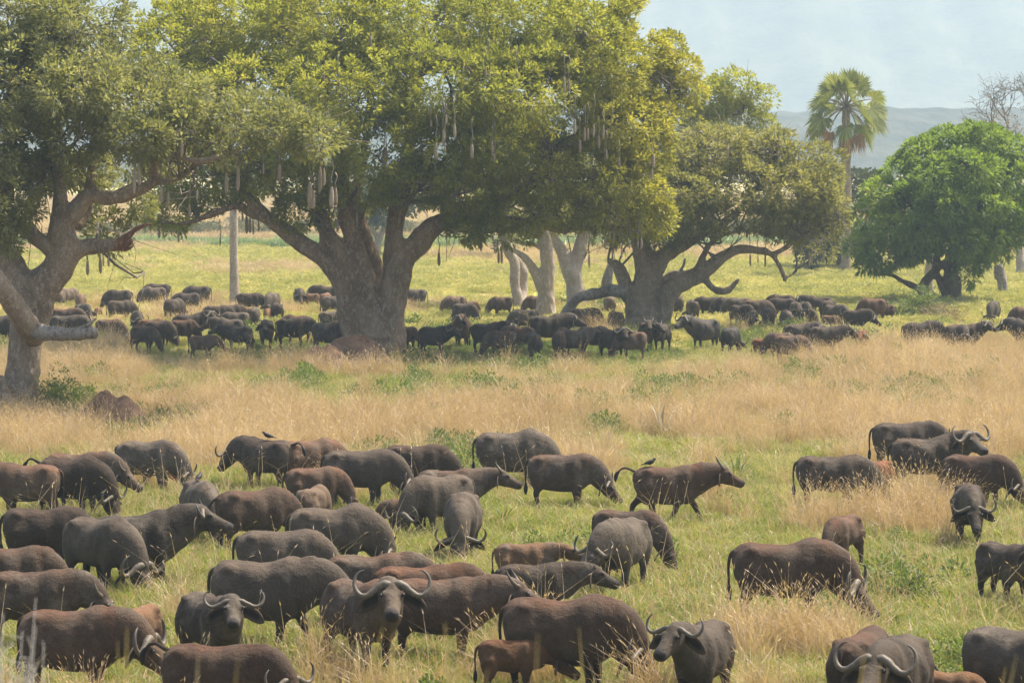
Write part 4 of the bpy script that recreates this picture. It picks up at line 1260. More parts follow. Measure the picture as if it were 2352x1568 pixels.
# (u of the body's middle, v of the back, size, heading in degrees: 0 right, 90 away, -90 to the camera; pose, head yaw, build, horns, coat, label, extras)
FRONT = [
    (62, 1066, 0.98, 178, 'level', 0, 'cow', 'Y', 'b', 'brown buffalo cut by the left frame edge behind the dark grazing bull', {}),
    (178, 1041, 0.98, -12, 'low', 0, 'cow', 'Y', 'n', 'brown buffalo behind the dark shaggy bull at left with head lowered', {}),
    (165, 1053, 1.05, -22, 'graze', 0, 'bull', 'C', 'd', 'dark shaggy bull grazing in tall grass at left', {'tail': 'lift'}),
    (340, 1013, 1.0, -14, 'graze', 0, 'cow', 'C', 'g', 'grey buffalo grazing behind the small reddish young one at left', {}),
    (318, 1047, 0.66, -10, 'low', 0, 'calf', 'S', 'r', 'small reddish young buffalo in tan grass at left', {}),
    (612, 1008, 1.0, 148, 'low', -10, 'cow', 'C', 'd', 'buffalo facing left with small bird and tail over its back', {'tail': 'lift'}),
    (712, 1010, 0.98, 25, 'graze', 0, 'cow', 'C', 'b', 'brown-backed buffalo rump beside the bird-carrying one', {}),
    (825, 1034, 1.05, -8, 'browse', 0, 'cow', 'C', 'g', 'large grey buffalo grazing right behind tufts of tan grass', {}),
    (722, 1073, 0.86, 14, 'graze', 0, 'young', 'S', 'b', 'smaller brown buffalo before the large grey grazer', {}),
    (720, 1118, 0.84, 72, 'graze', 0, 'young', 'N', 'p', 'pale pinkish-grey young buffalo seen from behind', {}),
    (463, 1104, 1.0, -72, 'graze', 20, 'cow', 'B', 'g', 'brownish buffalo grazing towards the viewer with bird on its back', {}),
    (583, 1124, 1.02, 24, 'graze', 0, 'cow', 'C', 'n', 'brown buffalo seen from behind with tail swung left', {'tail': 'swing'}),
    (765, 1166, 1.04, -4, 'graze', 0, 'bull', 'C', 'g', 'long grey buffalo with raised back left of the camera-facing grazer', {}),
    (645, 1217, 1.02, -4, 'graze', 0, 'cow', 'C', 'g', 'grey mud-dusted buffalo behind the bull stretching its head', {}),
    (608, 1288, 1.12, -14, 'low', 18, 'bull', 'C', 'g', 'mud-grey bull stretching its horned head to the right', {'walk': 0.6}),
    (105, 1166, 1.03, -3, 'graze', 0, 'cow', 'C', 'd', 'dark buffalo flank at left with pale sheen on the rump', {}),
    (232, 1190, 1.06, -42, 'graze', 6, 'bull', 'B', 'g', 'bull grazing with heavy pale horn boss turned to the viewer', {}),
    (315, 1182, 1.06, 8, 'alert', -4, 'bull', 'C', 'k', 'dark humped buffalo with raised head looking right at left', {}),
    (28, 1256, 0.95, 8, 'graze', 0, 'cow', 'C', 'n', 'buffalo at the left edge with bright ginger hair along its back', {'ridge': 1.6}),
    (75, 1311, 1.0, -6, 'low', 0, 'cow', 'Y', 'n', 'short-horned brown buffalo with head low at the left edge', {}),
    (168, 1401, 1.03, -16, 'low', 0, 'bull', 'B', 'n', 'large brown buffalo with pale horn boss in the bottom left corner', {}),
    (322, 1392, 0.74, -112, 'level', -25, 'calf', 'N', 't', 'pale tan calf behind the bottom left buffalo', {}),
    (486, 1366, 0.98, -58, 'alert', -28, 'cow', 'C', 'd', 'dark cow staring at the viewer with wide curled horns and drooping ears', {}),
    (500, 1479, 1.02, -22, 'low', -18, 'cow', 'C', 'n', 'brown buffalo with lifted tail cut by the bottom frame edge', {'tail': 'lift'}),
    (832, 1335, 1.08, -56, 'alert', -32, 'bull', 'B', 'n', 'bull with big hooked horns staring straight at the viewer', {}),
    (1012, 1327, 1.04, -8, 'level', 0, 'cow', 'Y', 'n', 'cow with upright spiky horns nosing the big grazing bull', {}),
    (850, 1273, 0.98, -4, 'low', 0, 'cow', 'B', 'n', 'reddish dark buffalo with long swept horns above the staring bull', {}),
    (965, 1298, 0.96, 4, 'low', 0, 'cow', 'Y', 'b', 'warm brown buffalo behind the cow with upright horns', {}),
    (1200, 1247, 0.72, 2, 'level', 0, 'calf', 'N', 't', 'tan calf standing behind the black young buffalo', {}),
    (1228, 1294, 0.86, 0, 'level', 0, 'young', 'S', 'd', 'small black-brown young buffalo with stubby horns facing right', {}),
    (1432, 1194, 1.03, -112, 'low', -28, 'bull', 'C', 'g', 'grey bull turning its horned head left in green grass', {}),
    (1440, 1171, 0.92, -28, 'graze', 0, 'young', 'S', 'n', 'brown young buffalo half hidden behind the grey head-turning bull', {}),
    (1292, 1374, 1.12, -14, 'browse', -8, 'bull', 'C', 'n', 'huge brown-backed bull grazing in the foreground centre', {}),
    (1172, 1467, 0.68, 2, 'low', 0, 'calf', 'S', 'o', 'brown calf in front of the huge foreground grazer', {}),
    (1012, 1092, 1.0, -146, 'graze', 12, 'cow', 'B', 'g', 'grey buffalo grazing left with its horned head in the grass', {}),
    (1063, 1135, 1.0, -94, 'graze', 10, 'bull', 'C', 'g', 'grey buffalo grazing head-on with two upswept horns', {}),
    (1035, 1078, 0.95, 2, 'level', 0, 'young', 'Y', 'n', 'slim brown cow with small horns looking right mid herd', {}),
    (925, 1146, 0.62, 176, 'graze', 0, 'calf', 'N', 'o', 'brown calf tucked behind the left-grazing grey buffalo', {}),
    (957, 1022, 0.98, -2, 'graze', 0, 'cow', 'C', 'd', 'dark buffalo grazing alone at the top middle of the near herd', {}),
    (1175, 993, 1.08, 0, 'graze', 0, 'bull', 'C', 'g', 'big grey humped bull grazing at the far side of the near herd', {}),
    (1288, 1044, 0.98, -12, 'browse', 0, 'cow', 'C', 'n', 'reddish-backed buffalo grazing behind tan grass stems', {}),
    (1535, 1070, 0.98, 0, 'level', 0, 'cow', 'Y', 'b', 'brown cow walking right with tail lifted alone in the open', {'tail': 'lift', 'walk': 1.0}),
    (1800, 1246, 1.10, -8, 'browse', -14, 'bull', 'B', 'n', 'massive dark bull grazing alone at right with one horn curling up', {}),
    (1936, 1184, 0.82, -122, 'graze', 0, 'young', 'N', 'b', 'reddish-brown young buffalo grazing behind the massive bull', {}),
    (1908, 1047, 1.0, -8, 'browse', 0, 'cow', 'C', 'd', 'dark buffalo grazing right beside the rust red calf', {}),
    (2018, 1058, 0.74, 238, 'graze', 0, 'calf', 'N', 'r', 'rust red calf standing between two grown buffalo', {}),
    (2125, 1006, 1.04, 4, 'alert', -62, 'bull', 'B', 'd', 'dark bull with big curled horns turning its face to the viewer', {}),
    (2072, 971, 1.0, 4, 'low', -20, 'cow', 'C', 'g', 'furthest buffalo of the right group behind the face-turning bull', {}),
    (2240, 1045, 0.98, -32, 'browse', 0, 'cow', 'C', 'n', 'buffalo grazing downhill at right below the curled horns', {}),
    (2224, 1113, 0.98, -96, 'low', 8, 'cow', 'C', 'd', 'buffalo facing the viewer chest-deep in tall tan grass', {}),
    (2306, 1246, 0.88, -62, 'alert', -10, 'young', 'Y', 'd', 'young buffalo with one ear out at the right frame edge', {}),
    (1612, 1430, 0.98, -112, 'alert', -10, 'cow', 'C', 'g', 'grey cow facing the viewer alone at the bottom right of centre', {}),
    (2062, 1466, 1.04, -112, 'level', 0, 'bull', 'B', 'g', 'grey bull with huge hooked horns cut by the bottom edge', {'tail': 'swing'}),
    (1978, 1450, 0.98, 62, 'graze', 0, 'cow', 'C', 'n', 'brown buffalo behind the bottom bull with huge horns', {}),
    (2338, 1444, 1.04, -40, 'graze', 0, 'bull', 'C', 'g', 'grey buffalo in the bottom right corner with grass stems across it', {}),
    (2180, 1540, 0.62, -20, 'graze', 0, 'calf', 'N', 't', 'tan calf back just showing at the bottom frame edge', {}),
]
MIDDLE = [
    (330, 749, 0.92, -22, 'graze', 0, 'young', 'S', 'n', 'dark brown young buffalo grazing left of the others under the trees', {}),
    (464, 770, 0.80, -4, 'low', -10, 'young', 'S', 'b', 'small brown young buffalo walking right before the tree herd', {'walk': 0.5}),
    (420, 735, 0.92, 12, 'graze', 0, 'young', 'N', 'n', 'reddish buffalo standing before the big black bull under trees', {}),
    (436, 722, 1.06, 4, 'alert', -45, 'bull', 'B', 'k', 'big black bull with curled horns left of the palm trunk', {}),
    (547, 748, 0.88, 176, 'level', 10, 'cow', 'C', 'k', 'black buffalo facing left below the palm trunk', {}),
    (574, 769, 0.60, -88, 'level', 0, 'calf', 'N', 'n', 'tiny brown calf beside the camera-facing black buffalo', {}),
    (612, 735, 1.0, -88, 'level', 0, 'cow', 'C', 'k', 'black buffalo standing head-on right of the tiny calf', {}),
    (672, 731, 1.04, 0, 'low', 0, 'cow', 'Y', 'k', 'black buffalo facing right with short upright horns near the central trunk', {}),
    (752, 741, 1.0, -10, 'low', 0, 'bull', 'B', 'g', 'grey buffalo with pale curled horns lowered by the central trunk', {}),
    (764, 715, 0.98, 0, 'graze', 0, 'cow', 'C', 'g', 'grey buffalo back showing left of the central trunk', {}),
    (683, 724, 0.98, 178, 'graze', 0, 'cow', 'C', 'n', 'brown back rising behind the black short-horned buffalo', {}),
    (528, 733, 0.95, 180, 'level', 0, 'bull', 'B', 'g', 'grey horned buffalo head behind the black left-facing one', {}),
    (936, 750, 0.85, -58, 'low', 0, 'young', 'S', 'b', 'reddish-brown young buffalo peeping from right of the central trunk', {}),
    (997, 750, 0.98, -18, 'level', -40, 'cow', 'C', 'k', 'black buffalo facing right just right of the central trunk', {}),
    (1062, 729, 1.05, -82, 'alert', -62, 'bull', 'B', 'n', 'dark brown bull with head thrown back to the left', {}),
    (1118, 743, 1.0, 2, 'level', -20, 'bull', 'B', 'k', 'black bull with curled horns right of the head-thrown bull', {}),
    (1152, 760, 0.90, 178, 'graze', 0, 'cow', 'C', 'n', 'low brown back between the black bull and the ginger cow', {}),
    (1196, 750, 0.92, 178, 'low', 25, 'cow', 'C', 'o', 'ginger-brown cow turned left beside the tallest black bull', {}),
    (1228, 766, 0.90, 96, 'level', 0, 'young', 'S', 'd', 'young buffalo seen from behind before the ginger cow', {}),
    (1258, 725, 1.14, 3, 'level', 0, 'bull', 'C', 'k', 'tallest black humped bull in profile at the middle', {}),
    (1285, 761, 0.90, 88, 'alert', -60, 'cow', 'C', 'n', 'brown buffalo seen from behind with head turned right', {}),
    (1324, 757, 0.95, 30, 'level', 0, 'cow', 'C', 'k', 'black buffalo half hidden right of the turned brown one', {}),
    (1362, 750, 0.96, -12, 'graze', 0, 'cow', 'C', 'k', 'black buffalo grazing right under the golden branches', {}),
    (1408, 757, 0.95, -52, 'alert', -25, 'bull', 'B', 'k', 'black bull facing the viewer with ring-like horns', {}),
    (1452, 762, 0.90, 178, 'graze', 0, 'cow', 'C', 'n', 'low brown back right of the ring-horned bull', {}),
    (1484, 741, 0.98, -86, 'alert', 0, 'cow', 'Y', 'n', 'brown cow facing the viewer before the arching tree trunk', {}),
    (1520, 745, 0.92, -118, 'alert', 60, 'young', 'Y', 'k', 'black young buffalo with ears spread right of the brown facing cow', {}),
    (1617, 733, 1.08, -152, 'alert', 10, 'bull', 'B', 'w', 'wet black bull facing left right of the arching tree trunk', {}),
    (1678, 752, 0.92, 60, 'graze', 0, 'cow', 'C', 'w', 'wet shiny grey rump behind the wet black bull', {}),
    (1748, 778, 0.62, 0, 'graze', 0, 'calf', 'N', 'r', 'low rusty calf back in the tan grass', {}),
    (1815, 770, 0.95, -2, 'graze', 0, 'cow', 'C', 'b', 'reddish-brown buffalo grazing right in tall tan grass', {}),
    (1792, 764, 0.85, 178, 'graze', 0, 'young', 'N', 'b', 'brown back behind the reddish grazer', {}),
    (1838, 745, 1.0, -8, 'level', -55, 'bull', 'B', 'd', 'dark buffalo with raised face behind the reddish grazer', {}),
    (1895, 750, 1.0, -4, 'level', 0, 'cow', 'Y', 'd', 'dark buffalo in profile facing the lone red young one', {}),
    (1978, 757, 0.86, -100, 'level', 0, 'young', 'Y', 'r', 'lone bright red-brown young buffalo facing the viewer', {}),
    (2112, 741, 1.06, 2, 'low', 0, 'bull', 'B', 'k', 'long black bull leftmost of the three at the right', {}),
    (2196, 748, 1.0, -62, 'low', -50, 'bull', 'B', 'd', 'broad-horned bull with lowered head in the middle of the right trio', {}),
    (2216, 745, 1.0, -8, 'alert', -38, 'cow', 'B', 'n', 'buffalo with ring-shaped horns rightmost of the right trio', {}),
    (2356, 736, 1.0, 150, 'level', 0, 'bull', 'C', 'k', 'black buffalo just cut by the right frame edge', {}),
    (150, 725, 1.04, 0, 'low', 0, 'cow', 'C', 'k', 'black buffalo behind the dead limb of the left tree', {}),
    (148, 709, 1.04, -4, 'low', 0, 'cow', 'C', 'n', 'brown buffalo back behind the black one at the left tree', {}),
    (2, 725, 1.0, 0, 'low', 0, 'cow', 'C', 'k', 'black buffalo left of the left tree at the frame edge', {}),
    (315, 715, 0.95, -82, 'low', 20, 'bull', 'B', 'g', 'grey buffalo facing the viewer with wide horns in green scrub', {}),
    (348, 733, 0.90, 0, 'graze', 0, 'cow', 'N', 'o', 'ginger back rising behind the leftmost dark young grazer', {}),
    (366, 737, 0.92, -12, 'graze', 0, 'cow', 'C', 'n', 'brown flank between dark young grazer and big black bull', {}),
    (252, 733, 0.92, -12, 'graze', 0, 'cow', 'C', 'o', 'dusty brown buffalo grazing in scrub right of the left tree', {}),
    (1205, 711, 0.98, 178, 'graze', 0, 'cow', 'C', 'g', 'grey buffalo grazing under the twisted trunks', {}),
    (1337, 709, 1.0, 0, 'low', 0, 'cow', 'C', 'd', 'grey buffalo behind the bent dead branch', {}),
    (1360, 725, 0.78, -16, 'graze', 0, 'young', 'N', 'o', 'pale brown young buffalo under the bent dead branch', {}),
    (1414, 715, 0.98, 110, 'graze', 0, 'cow', 'C', 'd', 'grey buffalo grazing left of the arching tree trunk', {}),
    (1066, 697, 0.96, -24, 'graze', 0, 'cow', 'C', 'g', 'grey buffalo grazing right in the sunlit scrub beyond the black bulls', {}),
    (1152, 682, 0.92, 188, 'graze', 0, 'cow', 'C', 'b', 'brown buffalo grazing left beside the twisted trunks', {}),
    (1045, 680, 0.95, 205, 'graze', 0, 'cow', 'N', 'p', 'pale ribbed buffalo grazing left in sunlit scrub', {}),
    (1082, 692, 0.66, 0, 'graze', 0, 'calf', 'N', 't', 'tan calf beyond the grey scrub grazer', {}),
    (955, 664, 0.96, 180, 'graze', 0, 'cow', 'C', 'g', 'grey buffalo grazing right of the central trunk far back', {}),
    (1233, 680, 0.92, 186, 'graze', 0, 'cow', 'C', 'b', 'brown buffalo hidden by the bent-limbed trunk', {}),
    (1400, 681, 0.9, 100, 'graze', 0, 'cow', 'C', 'p', 'pale buffalo behind the leaning dead trunk', {}),
    (1907, 724, 0.66, -10, 'graze', 0, 'calf', 'N', 'o', 'small ginger calf alone in green scrub at right', {}),
    (1965, 712, 0.95, -22, 'low', 0, 'bull', 'B', 'd', 'dark horned buffalo right of the small ginger calf', {}),
    (2006, 686, 1.04, 178, 'graze', 0, 'cow', 'C', 'b', 'large brown buffalo grazing left near the round tree', {}),
    (2036, 700, 0.76, 178, 'graze', 0, 'young', 'N', 'b', 'brown young buffalo right of the large brown grazer', {}),
    (2281, 692, 0.98, -112, 'graze', 0, 'cow', 'C', 'g', 'lone grey buffalo grazing below the broken stump', {}),
    (2352, 706, 0.95, 170, 'graze', 0, 'cow', 'C', 'b', 'brown rump cut by the right frame edge far back', {}),
]
FAR = {
    'in the far group left of the palm trunk': [
        (583, 706, 0.95, 88, 'graze', 'cow', 'C', 'g'), (500, 702, 0.95, 4, 'graze', 'cow', 'C', 'd'), (531, 700, 0.95, 22, 'graze', 'cow', 'C', 'd'), (542, 717, 0.92, 178, 'graze', 'cow', 'C', 'g'),
        (400, 686, 0.98, 62, 'graze', 'cow', 'C', 'd'), (430, 673, 0.98, 196, 'graze', 'cow', 'C', 'd'), (454, 668, 0.74, -2, 'graze', 'young', 'N', 'r'), (455, 657, 1.0, 180, 'graze', 'cow', 'C', 'd'),
        (363, 652, 1.0, 180, 'graze', 'cow', 'C', 'd'), (354, 660, 0.98, 208, 'graze', 'bull', 'C', 'g')],
    'right of the palm trunk in the far sunlit scrub': [
        (636, 696, 0.98, 102, 'graze', 'cow', 'C', 'd'), (625, 673, 0.98, -104, 'graze', 'bull', 'B', 'g'), (574, 673, 0.98, 2, 'graze', 'cow', 'C', 'd'), (688, 662, 0.98, -82, 'low', 'cow', 'C', 'd'),
        (715, 674, 0.70, 178, 'graze', 'young', 'N', 't'), (752, 657, 0.98, 180, 'low', 'bull', 'C', 'd'), (749, 673, 0.92, 82, 'graze', 'cow', 'N', 'o'), (764, 680, 0.92, 30, 'graze', 'cow', 'C', 'g'), (615, 709, 0.75, -88, 'graze', 'young', 'N', 't')],
    'in the far scrub just right of the left tree': [
        (274, 666, 0.98, 180, 'graze', 'cow', 'C', 'd'), (277, 690, 0.95, 22, 'graze', 'cow', 'C', 'd'), (225, 706, 0.66, -88, 'graze', 'calf', 'N', 't'), (190, 699, 0.95, -62, 'low', 'bull', 'C', 'g'),
        (186, 676, 0.92, -82, 'graze', 'cow', 'N', 'o'), (159, 662, 0.95, 62, 'graze', 'cow', 'N', 'p'), (138, 667, 0.92, 86, 'graze', 'cow', 'N', 'p')],
    'in the far row right of the arching tree': [
        (1556, 678, 0.95, 90, 'graze', 'cow', 'C', 'g'), (1590, 690, 0.92, 100, 'graze', 'cow', 'C', 'd'), (1627, 682, 0.96, 178, 'graze', 'cow', 'C', 'd'), (1671, 683, 0.96, 178, 'graze', 'cow', 'C', 'd'),
        (1697, 684, 0.96, 180, 'graze', 'cow', 'C', 'g'), (1737, 689, 0.98, 0, 'graze', 'cow', 'C', 'n'), (1700, 701, 0.95, -58, 'low', 'bull', 'B', 'd'), (1721, 719, 0.78, 90, 'graze', 'young', 'N', 'd')],
    'in the far crowd left of the palm and round tree': [
        (1764, 708, 0.96, 90, 'graze', 'cow', 'C', 'd'), (1805, 712, 0.96, 88, 'graze', 'cow', 'C', 'g'), (1797, 685, 0.98, 170, 'graze', 'cow', 'C', 'd'), (1794, 677, 0.96, 160, 'graze', 'cow', 'C', 'd'), (1828, 694, 0.96, -90, 'low', 'cow', 'C', 'd'),
        (1852, 708, 0.92, -60, 'graze', 'cow', 'C', 'g'), (1849, 693, 0.94, -80, 'graze', 'cow', 'N', 'd'), (1880, 682, 0.98, 180, 'level', 'bull', 'B', 'd'), (1902, 689, 0.96, 60, 'graze', 'cow', 'C', 'd'), (1916, 701, 0.95, -58, 'low', 'bull', 'B', 'g')],
}
COLW = {'g': 'grey', 'k': 'black', 'd': 'dark', 'b': 'brown', 'n': 'brown', 'r': 'red', 't': 'tan', 'o': 'ginger', 'p': 'pale', 'w': 'wet black'}

ALL = []
for i, r in enumerate(FRONT): ALL.append((*r, 'near', 1000 + i))
for i, r in enumerate(MIDDLE): ALL.append((r[0], r[1], r[2] * (0.96 if r[1] > 719 else 0.90), *r[3:], 'mid', 2000 + i % 3))
for place, lst in FAR.items():
    lst = sorted(lst)
    kinds = {}
    for r in lst: kinds.setdefault((COLW[r[7]], r[5] in ('young', 'calf')), []).append(r)
    for i, r in enumerate(lst):
        mates = kinds[(COLW[r[7]], r[5] in ('young', 'calf'))]
        od = ordinal(mates.index(r), len(mates))
        lab = (od + ' ' if od else '') + COLW[r[7]] + (' young' if r[5] in ('young', 'calf') else '') + ' buffalo ' + place
        ALL.append((r[0], r[1], r[2] * 0.88, r[3], r[4], 0, r[5], r[6], r[7], lab, {}, 'far', 3000))

CACHE, JOBS, META = {}, [], []
for row in ALL:
    (u, v, s, th, pose, yaw, build, horn, coat, lab, ex, dist, seed) = row
    rq = ex.get('ridge', RIDGE[coat])
    key = (pose, yaw, build, seed if dist == 'near' else seed % 10, round(rq, 1), ex.get('walk', 0), dist == 'near')
    if key not in CACHE:
        info = build_buffalo(pose, yaw, build, seed, ex.get('walk', 0.0))
        CACHE[key] = info
        info['rq'] = rq
        JOBS.append((info, 0.036 if dist == 'near' else 0.050))
    META.append(key)
for (info, _), me in zip(JOBS, remesh_batch([(i['raw'], vx, 5 if vx < 0.04 else 3) for i, vx in JOBS])):
    me.name = 'body'
    coat_colors(me, info, info['rq'])
    info['mesh'] = me
    info['parts'] = {}
EYE = MB(); EYE.add(*ellipsoid((0, 0, 0), (0.034, 0.034, 0.034), 8, 6)); EYE = EYE.mesh('eye', M_EYE)
TAILS = {}
HERD = []      # ground footprints, used to keep tall grass out of the bodies
for row, key in zip(ALL, META):
    (u, v, s, th, pose, yaw, build, horn, coat, lab, ex, dist, seed) = row
    info = CACHE[key]
    k = 1.42 * s / CAM_H
    vf = (v - k * HOR) / (1 - k)
    y = row_y(vf)
    p = at(u, vf, y)
    root = empty('buffalo_calf' if build == 'calf' else 'buffalo', (p[0], p[1], float(hill_z(y))), R(th), s)
    if dist == 'mid': root.scale = (s * 0.86, s * 0.95, s)
    tag(root, lab, 'buffalo calf' if build == 'calf' else 'buffalo', 'herd of buffalo grazing on the savanna')
    c = HIDE_COL[coat]
    jt = 0.78 + 0.42 * random.random()
    col = (c[0] * jt, c[1] * jt, c[2] * jt, 0.15 if coat == 'w' else 1.0)
    b = obj('body', info['mesh'], root); b.color = col
    P = info['parts']
    if horn != 'N':
        if horn not in P: P[horn] = [horn_mesh(horn, sy, info, 1.0 if build in ('bull', 'cow') else 0.9) for sy in (-1, 1)]
        for me in P[horn]: obj('horn', me, root)
    if 'ear' not in P: P['ear'] = [ear_mesh(sy, info, 1.0) for sy in (-1, 1)]
    for me in P['ear']: obj('ear', me, root)
    if dist == 'near':
        for sy in (-1, 1):
            o = obj('eye', EYE, root)
            o.location = tuple(info['poll'] + info['fv'] * 0.165 * info['hs'] - info['uv'] * 0.012 + info['sv'] * sy * 0.142 * info['hs'])
    tk = (ex.get('tail', 'down'), info['bl'])
    if tk not in TAILS: TAILS[tk] = tail_meshes(*tk)
    tl = obj('tail', TAILS[tk][0], root); tl.color = col
    obj('tail_tuft', TAILS[tk][1], tl)
    HERD.append((p[0], p[1], R(th), s))

# ------------------------------------------------------------------ small birds on their backs
M_BIRD = simple_mat('bird_feathers', (0.030, 0.025, 0.022), 0.6, 0.3, 0.3, 60)
M_BEAK = simple_mat('bird_beak', (0.42, 0.20, 0.05), 0.4, 0.4, 0.1, 40)
mb = MB()
A = resample([(-0.10, 0, 0.075, 0.012), (-0.06, 0, 0.085, 0.034), (0.0, 0, 0.10, 0.046), (0.05, 0, 0.13, 0.038), (0.075, 0, 0.158, 0.027), (0.10, 0, 0.168, 0.022), (0.118, 0, 0.165, 0.008)], 3)
v, f = tube(A[:, :3], A[:, 3], 10); mb.add(v, f); BIRD_BODY = mb.mesh('body', M_BIRD)
mb = MB(); v, f = tube(np.array([(-0.08, 0, 0.082), (-0.14, 0, 0.062), (-0.20, 0, 0.045)]), [0.026, 0.022, 0.014], 8, 0, 0.9); v[:, 2] = 0.065 + (v[:, 2] - 0.065) * 0.5; mb.add(v, f); BIRD_TAIL = mb.mesh('tail', M_BIRD)
mb = MB(); v, f = tube(np.array([(0.112, 0, 0.165), (0.135, 0, 0.160), (0.152, 0, 0.154)]), [0.010, 0.007, 0.002], 6); mb.add(v, f); BIRD_BEAK = mb.mesh('beak', M_BEAK)
WINGS, LEGS = [], []
for sy in (-1, 1):
    mb = MB()
    v, f = rings([np.array([x_, sy * (0.038 - 0.06 * max(0, -x_ - 0.05)), z_]) for x_, z_ in ((0.05, 0.125), (0.0, 0.115), (-0.06, 0.095), (-0.13, 0.072))], [np.array([0, 1.0, 0])] * 4, [np.array([0, 0, 1.0])] * 4, [0.008, 0.014, 0.012, 0.004], [0.018, 0.036, 0.028, 0.008], 8)
    mb.add(v, f); WINGS.append(mb.mesh('wing', M_BIRD))
    mb = MB(); v, f = tube(np.array([(0.005, sy * 0.018, 0.07), (0.0, sy * 0.02, 0.03), (0.015, sy * 0.022, 0.0)]), [0.006, 0.004, 0.004], 5); mb.add(v, f); LEGS.append(mb.mesh('leg', M_BEAK))
for (row_i, dx, dz, rz, sc, lab) in ((5, -0.05, 1.405, 0.4, 1.25, 'small dark bird perched on the back of the left-facing buffalo'),
                                     (10, -0.2, 1.39, 2.6, 1.25, 'small dark bird on the brownish buffalo grazing towards the viewer'),
                                     (41, -0.45, 1.41, 0.2, 1.2, 'small dark bird riding the walking brown cow')):
    x_, y_, th_, s_ = HERD[row_i]
    o = empty('oxpecker_bird', (x_ + dx * s_ * math.cos(th_), y_ + dx * s_ * math.sin(th_), dz * s_ - 0.005), th_ + rz, sc)
    tag(o, lab, 'bird', 'small birds riding on buffalo')
    obj('body', BIRD_BODY, o); obj('tail', BIRD_TAIL, o); obj('beak', BIRD_BEAK, o)
    for me in WINGS: obj('wing', me, o)
    for me in LEGS: obj('leg', me, o)

# ================================================================== GRASS AND COVER
G_GREEN = leaf_mat('grass_green', [(0.0, (0.120, 0.168, 0.030)), (0.45, (0.220, 0.268, 0.052)), (0.8, (0.325, 0.338, 0.086)), (1.0, (0.43, 0.375, 0.155))], 0.42, 0.3, 0.5, 1.35, 'inst')
G_TAN = leaf_mat('grass_tan', [(0.0, (0.28, 0.200, 0.118)), (0.4, (0.43, 0.315, 0.190)), (0.8, (0.53, 0.41, 0.262)), (1.0, (0.60, 0.50, 0.35))], 0.35, 0.3, 0.5, 1.2, 'inst')
G_WEED = leaf_mat('weed_leaf', [(0.0, (0.085, 0.125, 0.030)), (1.0, (0.18, 0.235, 0.060))], 0.42, 0.35, 0.5, 1.35, 'inst')
G_COVER = leaf_mat('cover_leaf', [(0.0, (0.20, 0.225, 0.065)), (0.5, (0.34, 0.335, 0.115)), (0.85, (0.46, 0.415, 0.18)), (1.0, (0.54, 0.47, 0.25))], 0.42, 0.3, 0.5, 1.35, 'inst')
G_REED = leaf_mat('reed_leaf', [(0.0, (0.13, 0.20, 0.07)), (1.0, (0.25, 0.32, 0.16))], 0.4, 0.5, 0.3, 1.3, 'inst')
G_SCRUB = leaf_mat('scrub_leaf', [(0.0, (0.10, 0.105, 0.045)), (1.0, (0.20, 0.185, 0.09))], 0.3, 0.3, 0.5, 1.2, 'inst')


def blades(n, h, spread, width, lean, seed, head=0.0):
    g = np.random.default_rng(seed)
    r = spread * np.sqrt(g.random(n)); a = g.random(n) * 6.283
    base = np.stack([r * np.cos(a), r * np.sin(a), np.full(n, -0.03)], 1)
    az = g.random(n) * 6.283
    le = lean * (0.25 + g.random(n))
    hh = h * (0.55 + 0.5 * g.random(n))
    d = np.stack([np.cos(az), np.sin(az), np.zeros(n)], 1)
    mid = base + d * (le * hh * 0.35)[:, None] + np.array([0, 0, 1.0]) * (hh * 0.58)[:, None]
    tip = base + d * (le * hh)[:, None] + np.array([0, 0, 1.0]) * (hh * (1.0 - 0.25 * le))[:, None]
    fa = g.random(n) * 6.283
    sd = np.stack([np.cos(fa), np.sin(fa), np.zeros(n)], 1) * (width * (0.6 + 0.7 * g.random(n)))[:, None] * 0.5
    Q = [np.stack([base - sd, base + sd, mid + sd * 0.8, mid - sd * 0.8], 1), np.stack([mid - sd * 0.8, mid + sd * 0.8, tip + sd * 0.12, tip - sd * 0.12], 1)]
    c = g.random(n)
    at_ = [c, c]
    if head > 0:
        k = g.random(n) < 0.55
        dd = (tip - mid)[k]; dd /= np.linalg.norm(dd, axis=1)[:, None]
        t0 = tip[k]; s2 = sd[k] / (np.linalg.norm(sd[k], axis=1)[:, None]) * head * 0.10
        Q.append(np.stack([t0 - dd * head * 0.4, t0 + s2, t0 + dd * head * 0.6 + d[k] * head * 0.2, t0 - s2], 1))
        at_.append(np.clip(c[k] + 0.3, 0, 1))
    return np.concatenate(Q), np.concatenate(at_)


def tuft_obj(name, parts):
    """parts: list of (quads, attr, material) -> one object, several material slots"""
    Q = np.concatenate([p[0] for p in parts]); A = np.concatenate([p[1] for p in parts])
    me = quads_mesh(name, Q, parts[0][2], A)
    idx = np.concatenate([np.full(len(p[0]), i, np.int32) for i, p in enumerate(parts)])
    for p in parts[1:]: me.materials.append(p[2])
    me.polygons.foreach_set('material_index', idx)
    return bpy.data.objects.new(name, me)


def leaf_ball(n, k, rad, hgt, spread, ln, wd, seed, mat, stems=10):
    g = np.random.default_rng(seed)
    d = g.normal(size=(n, 3)); d /= np.linalg.norm(d, axis=1)[:, None]
    d[:, 2] = np.abs(d[:, 2])
    C = d * np.array([rad, rad, hgt]) * (0.45 + 0.55 * g.random((n, 1)))
    Q = leaf_cloud(C, d, k, spread, ln, wd, 0.1, seed + 1)
    return Q, np.repeat(g.random(n) * 0.7, k) + 0.3 * g.random(n * k), mat


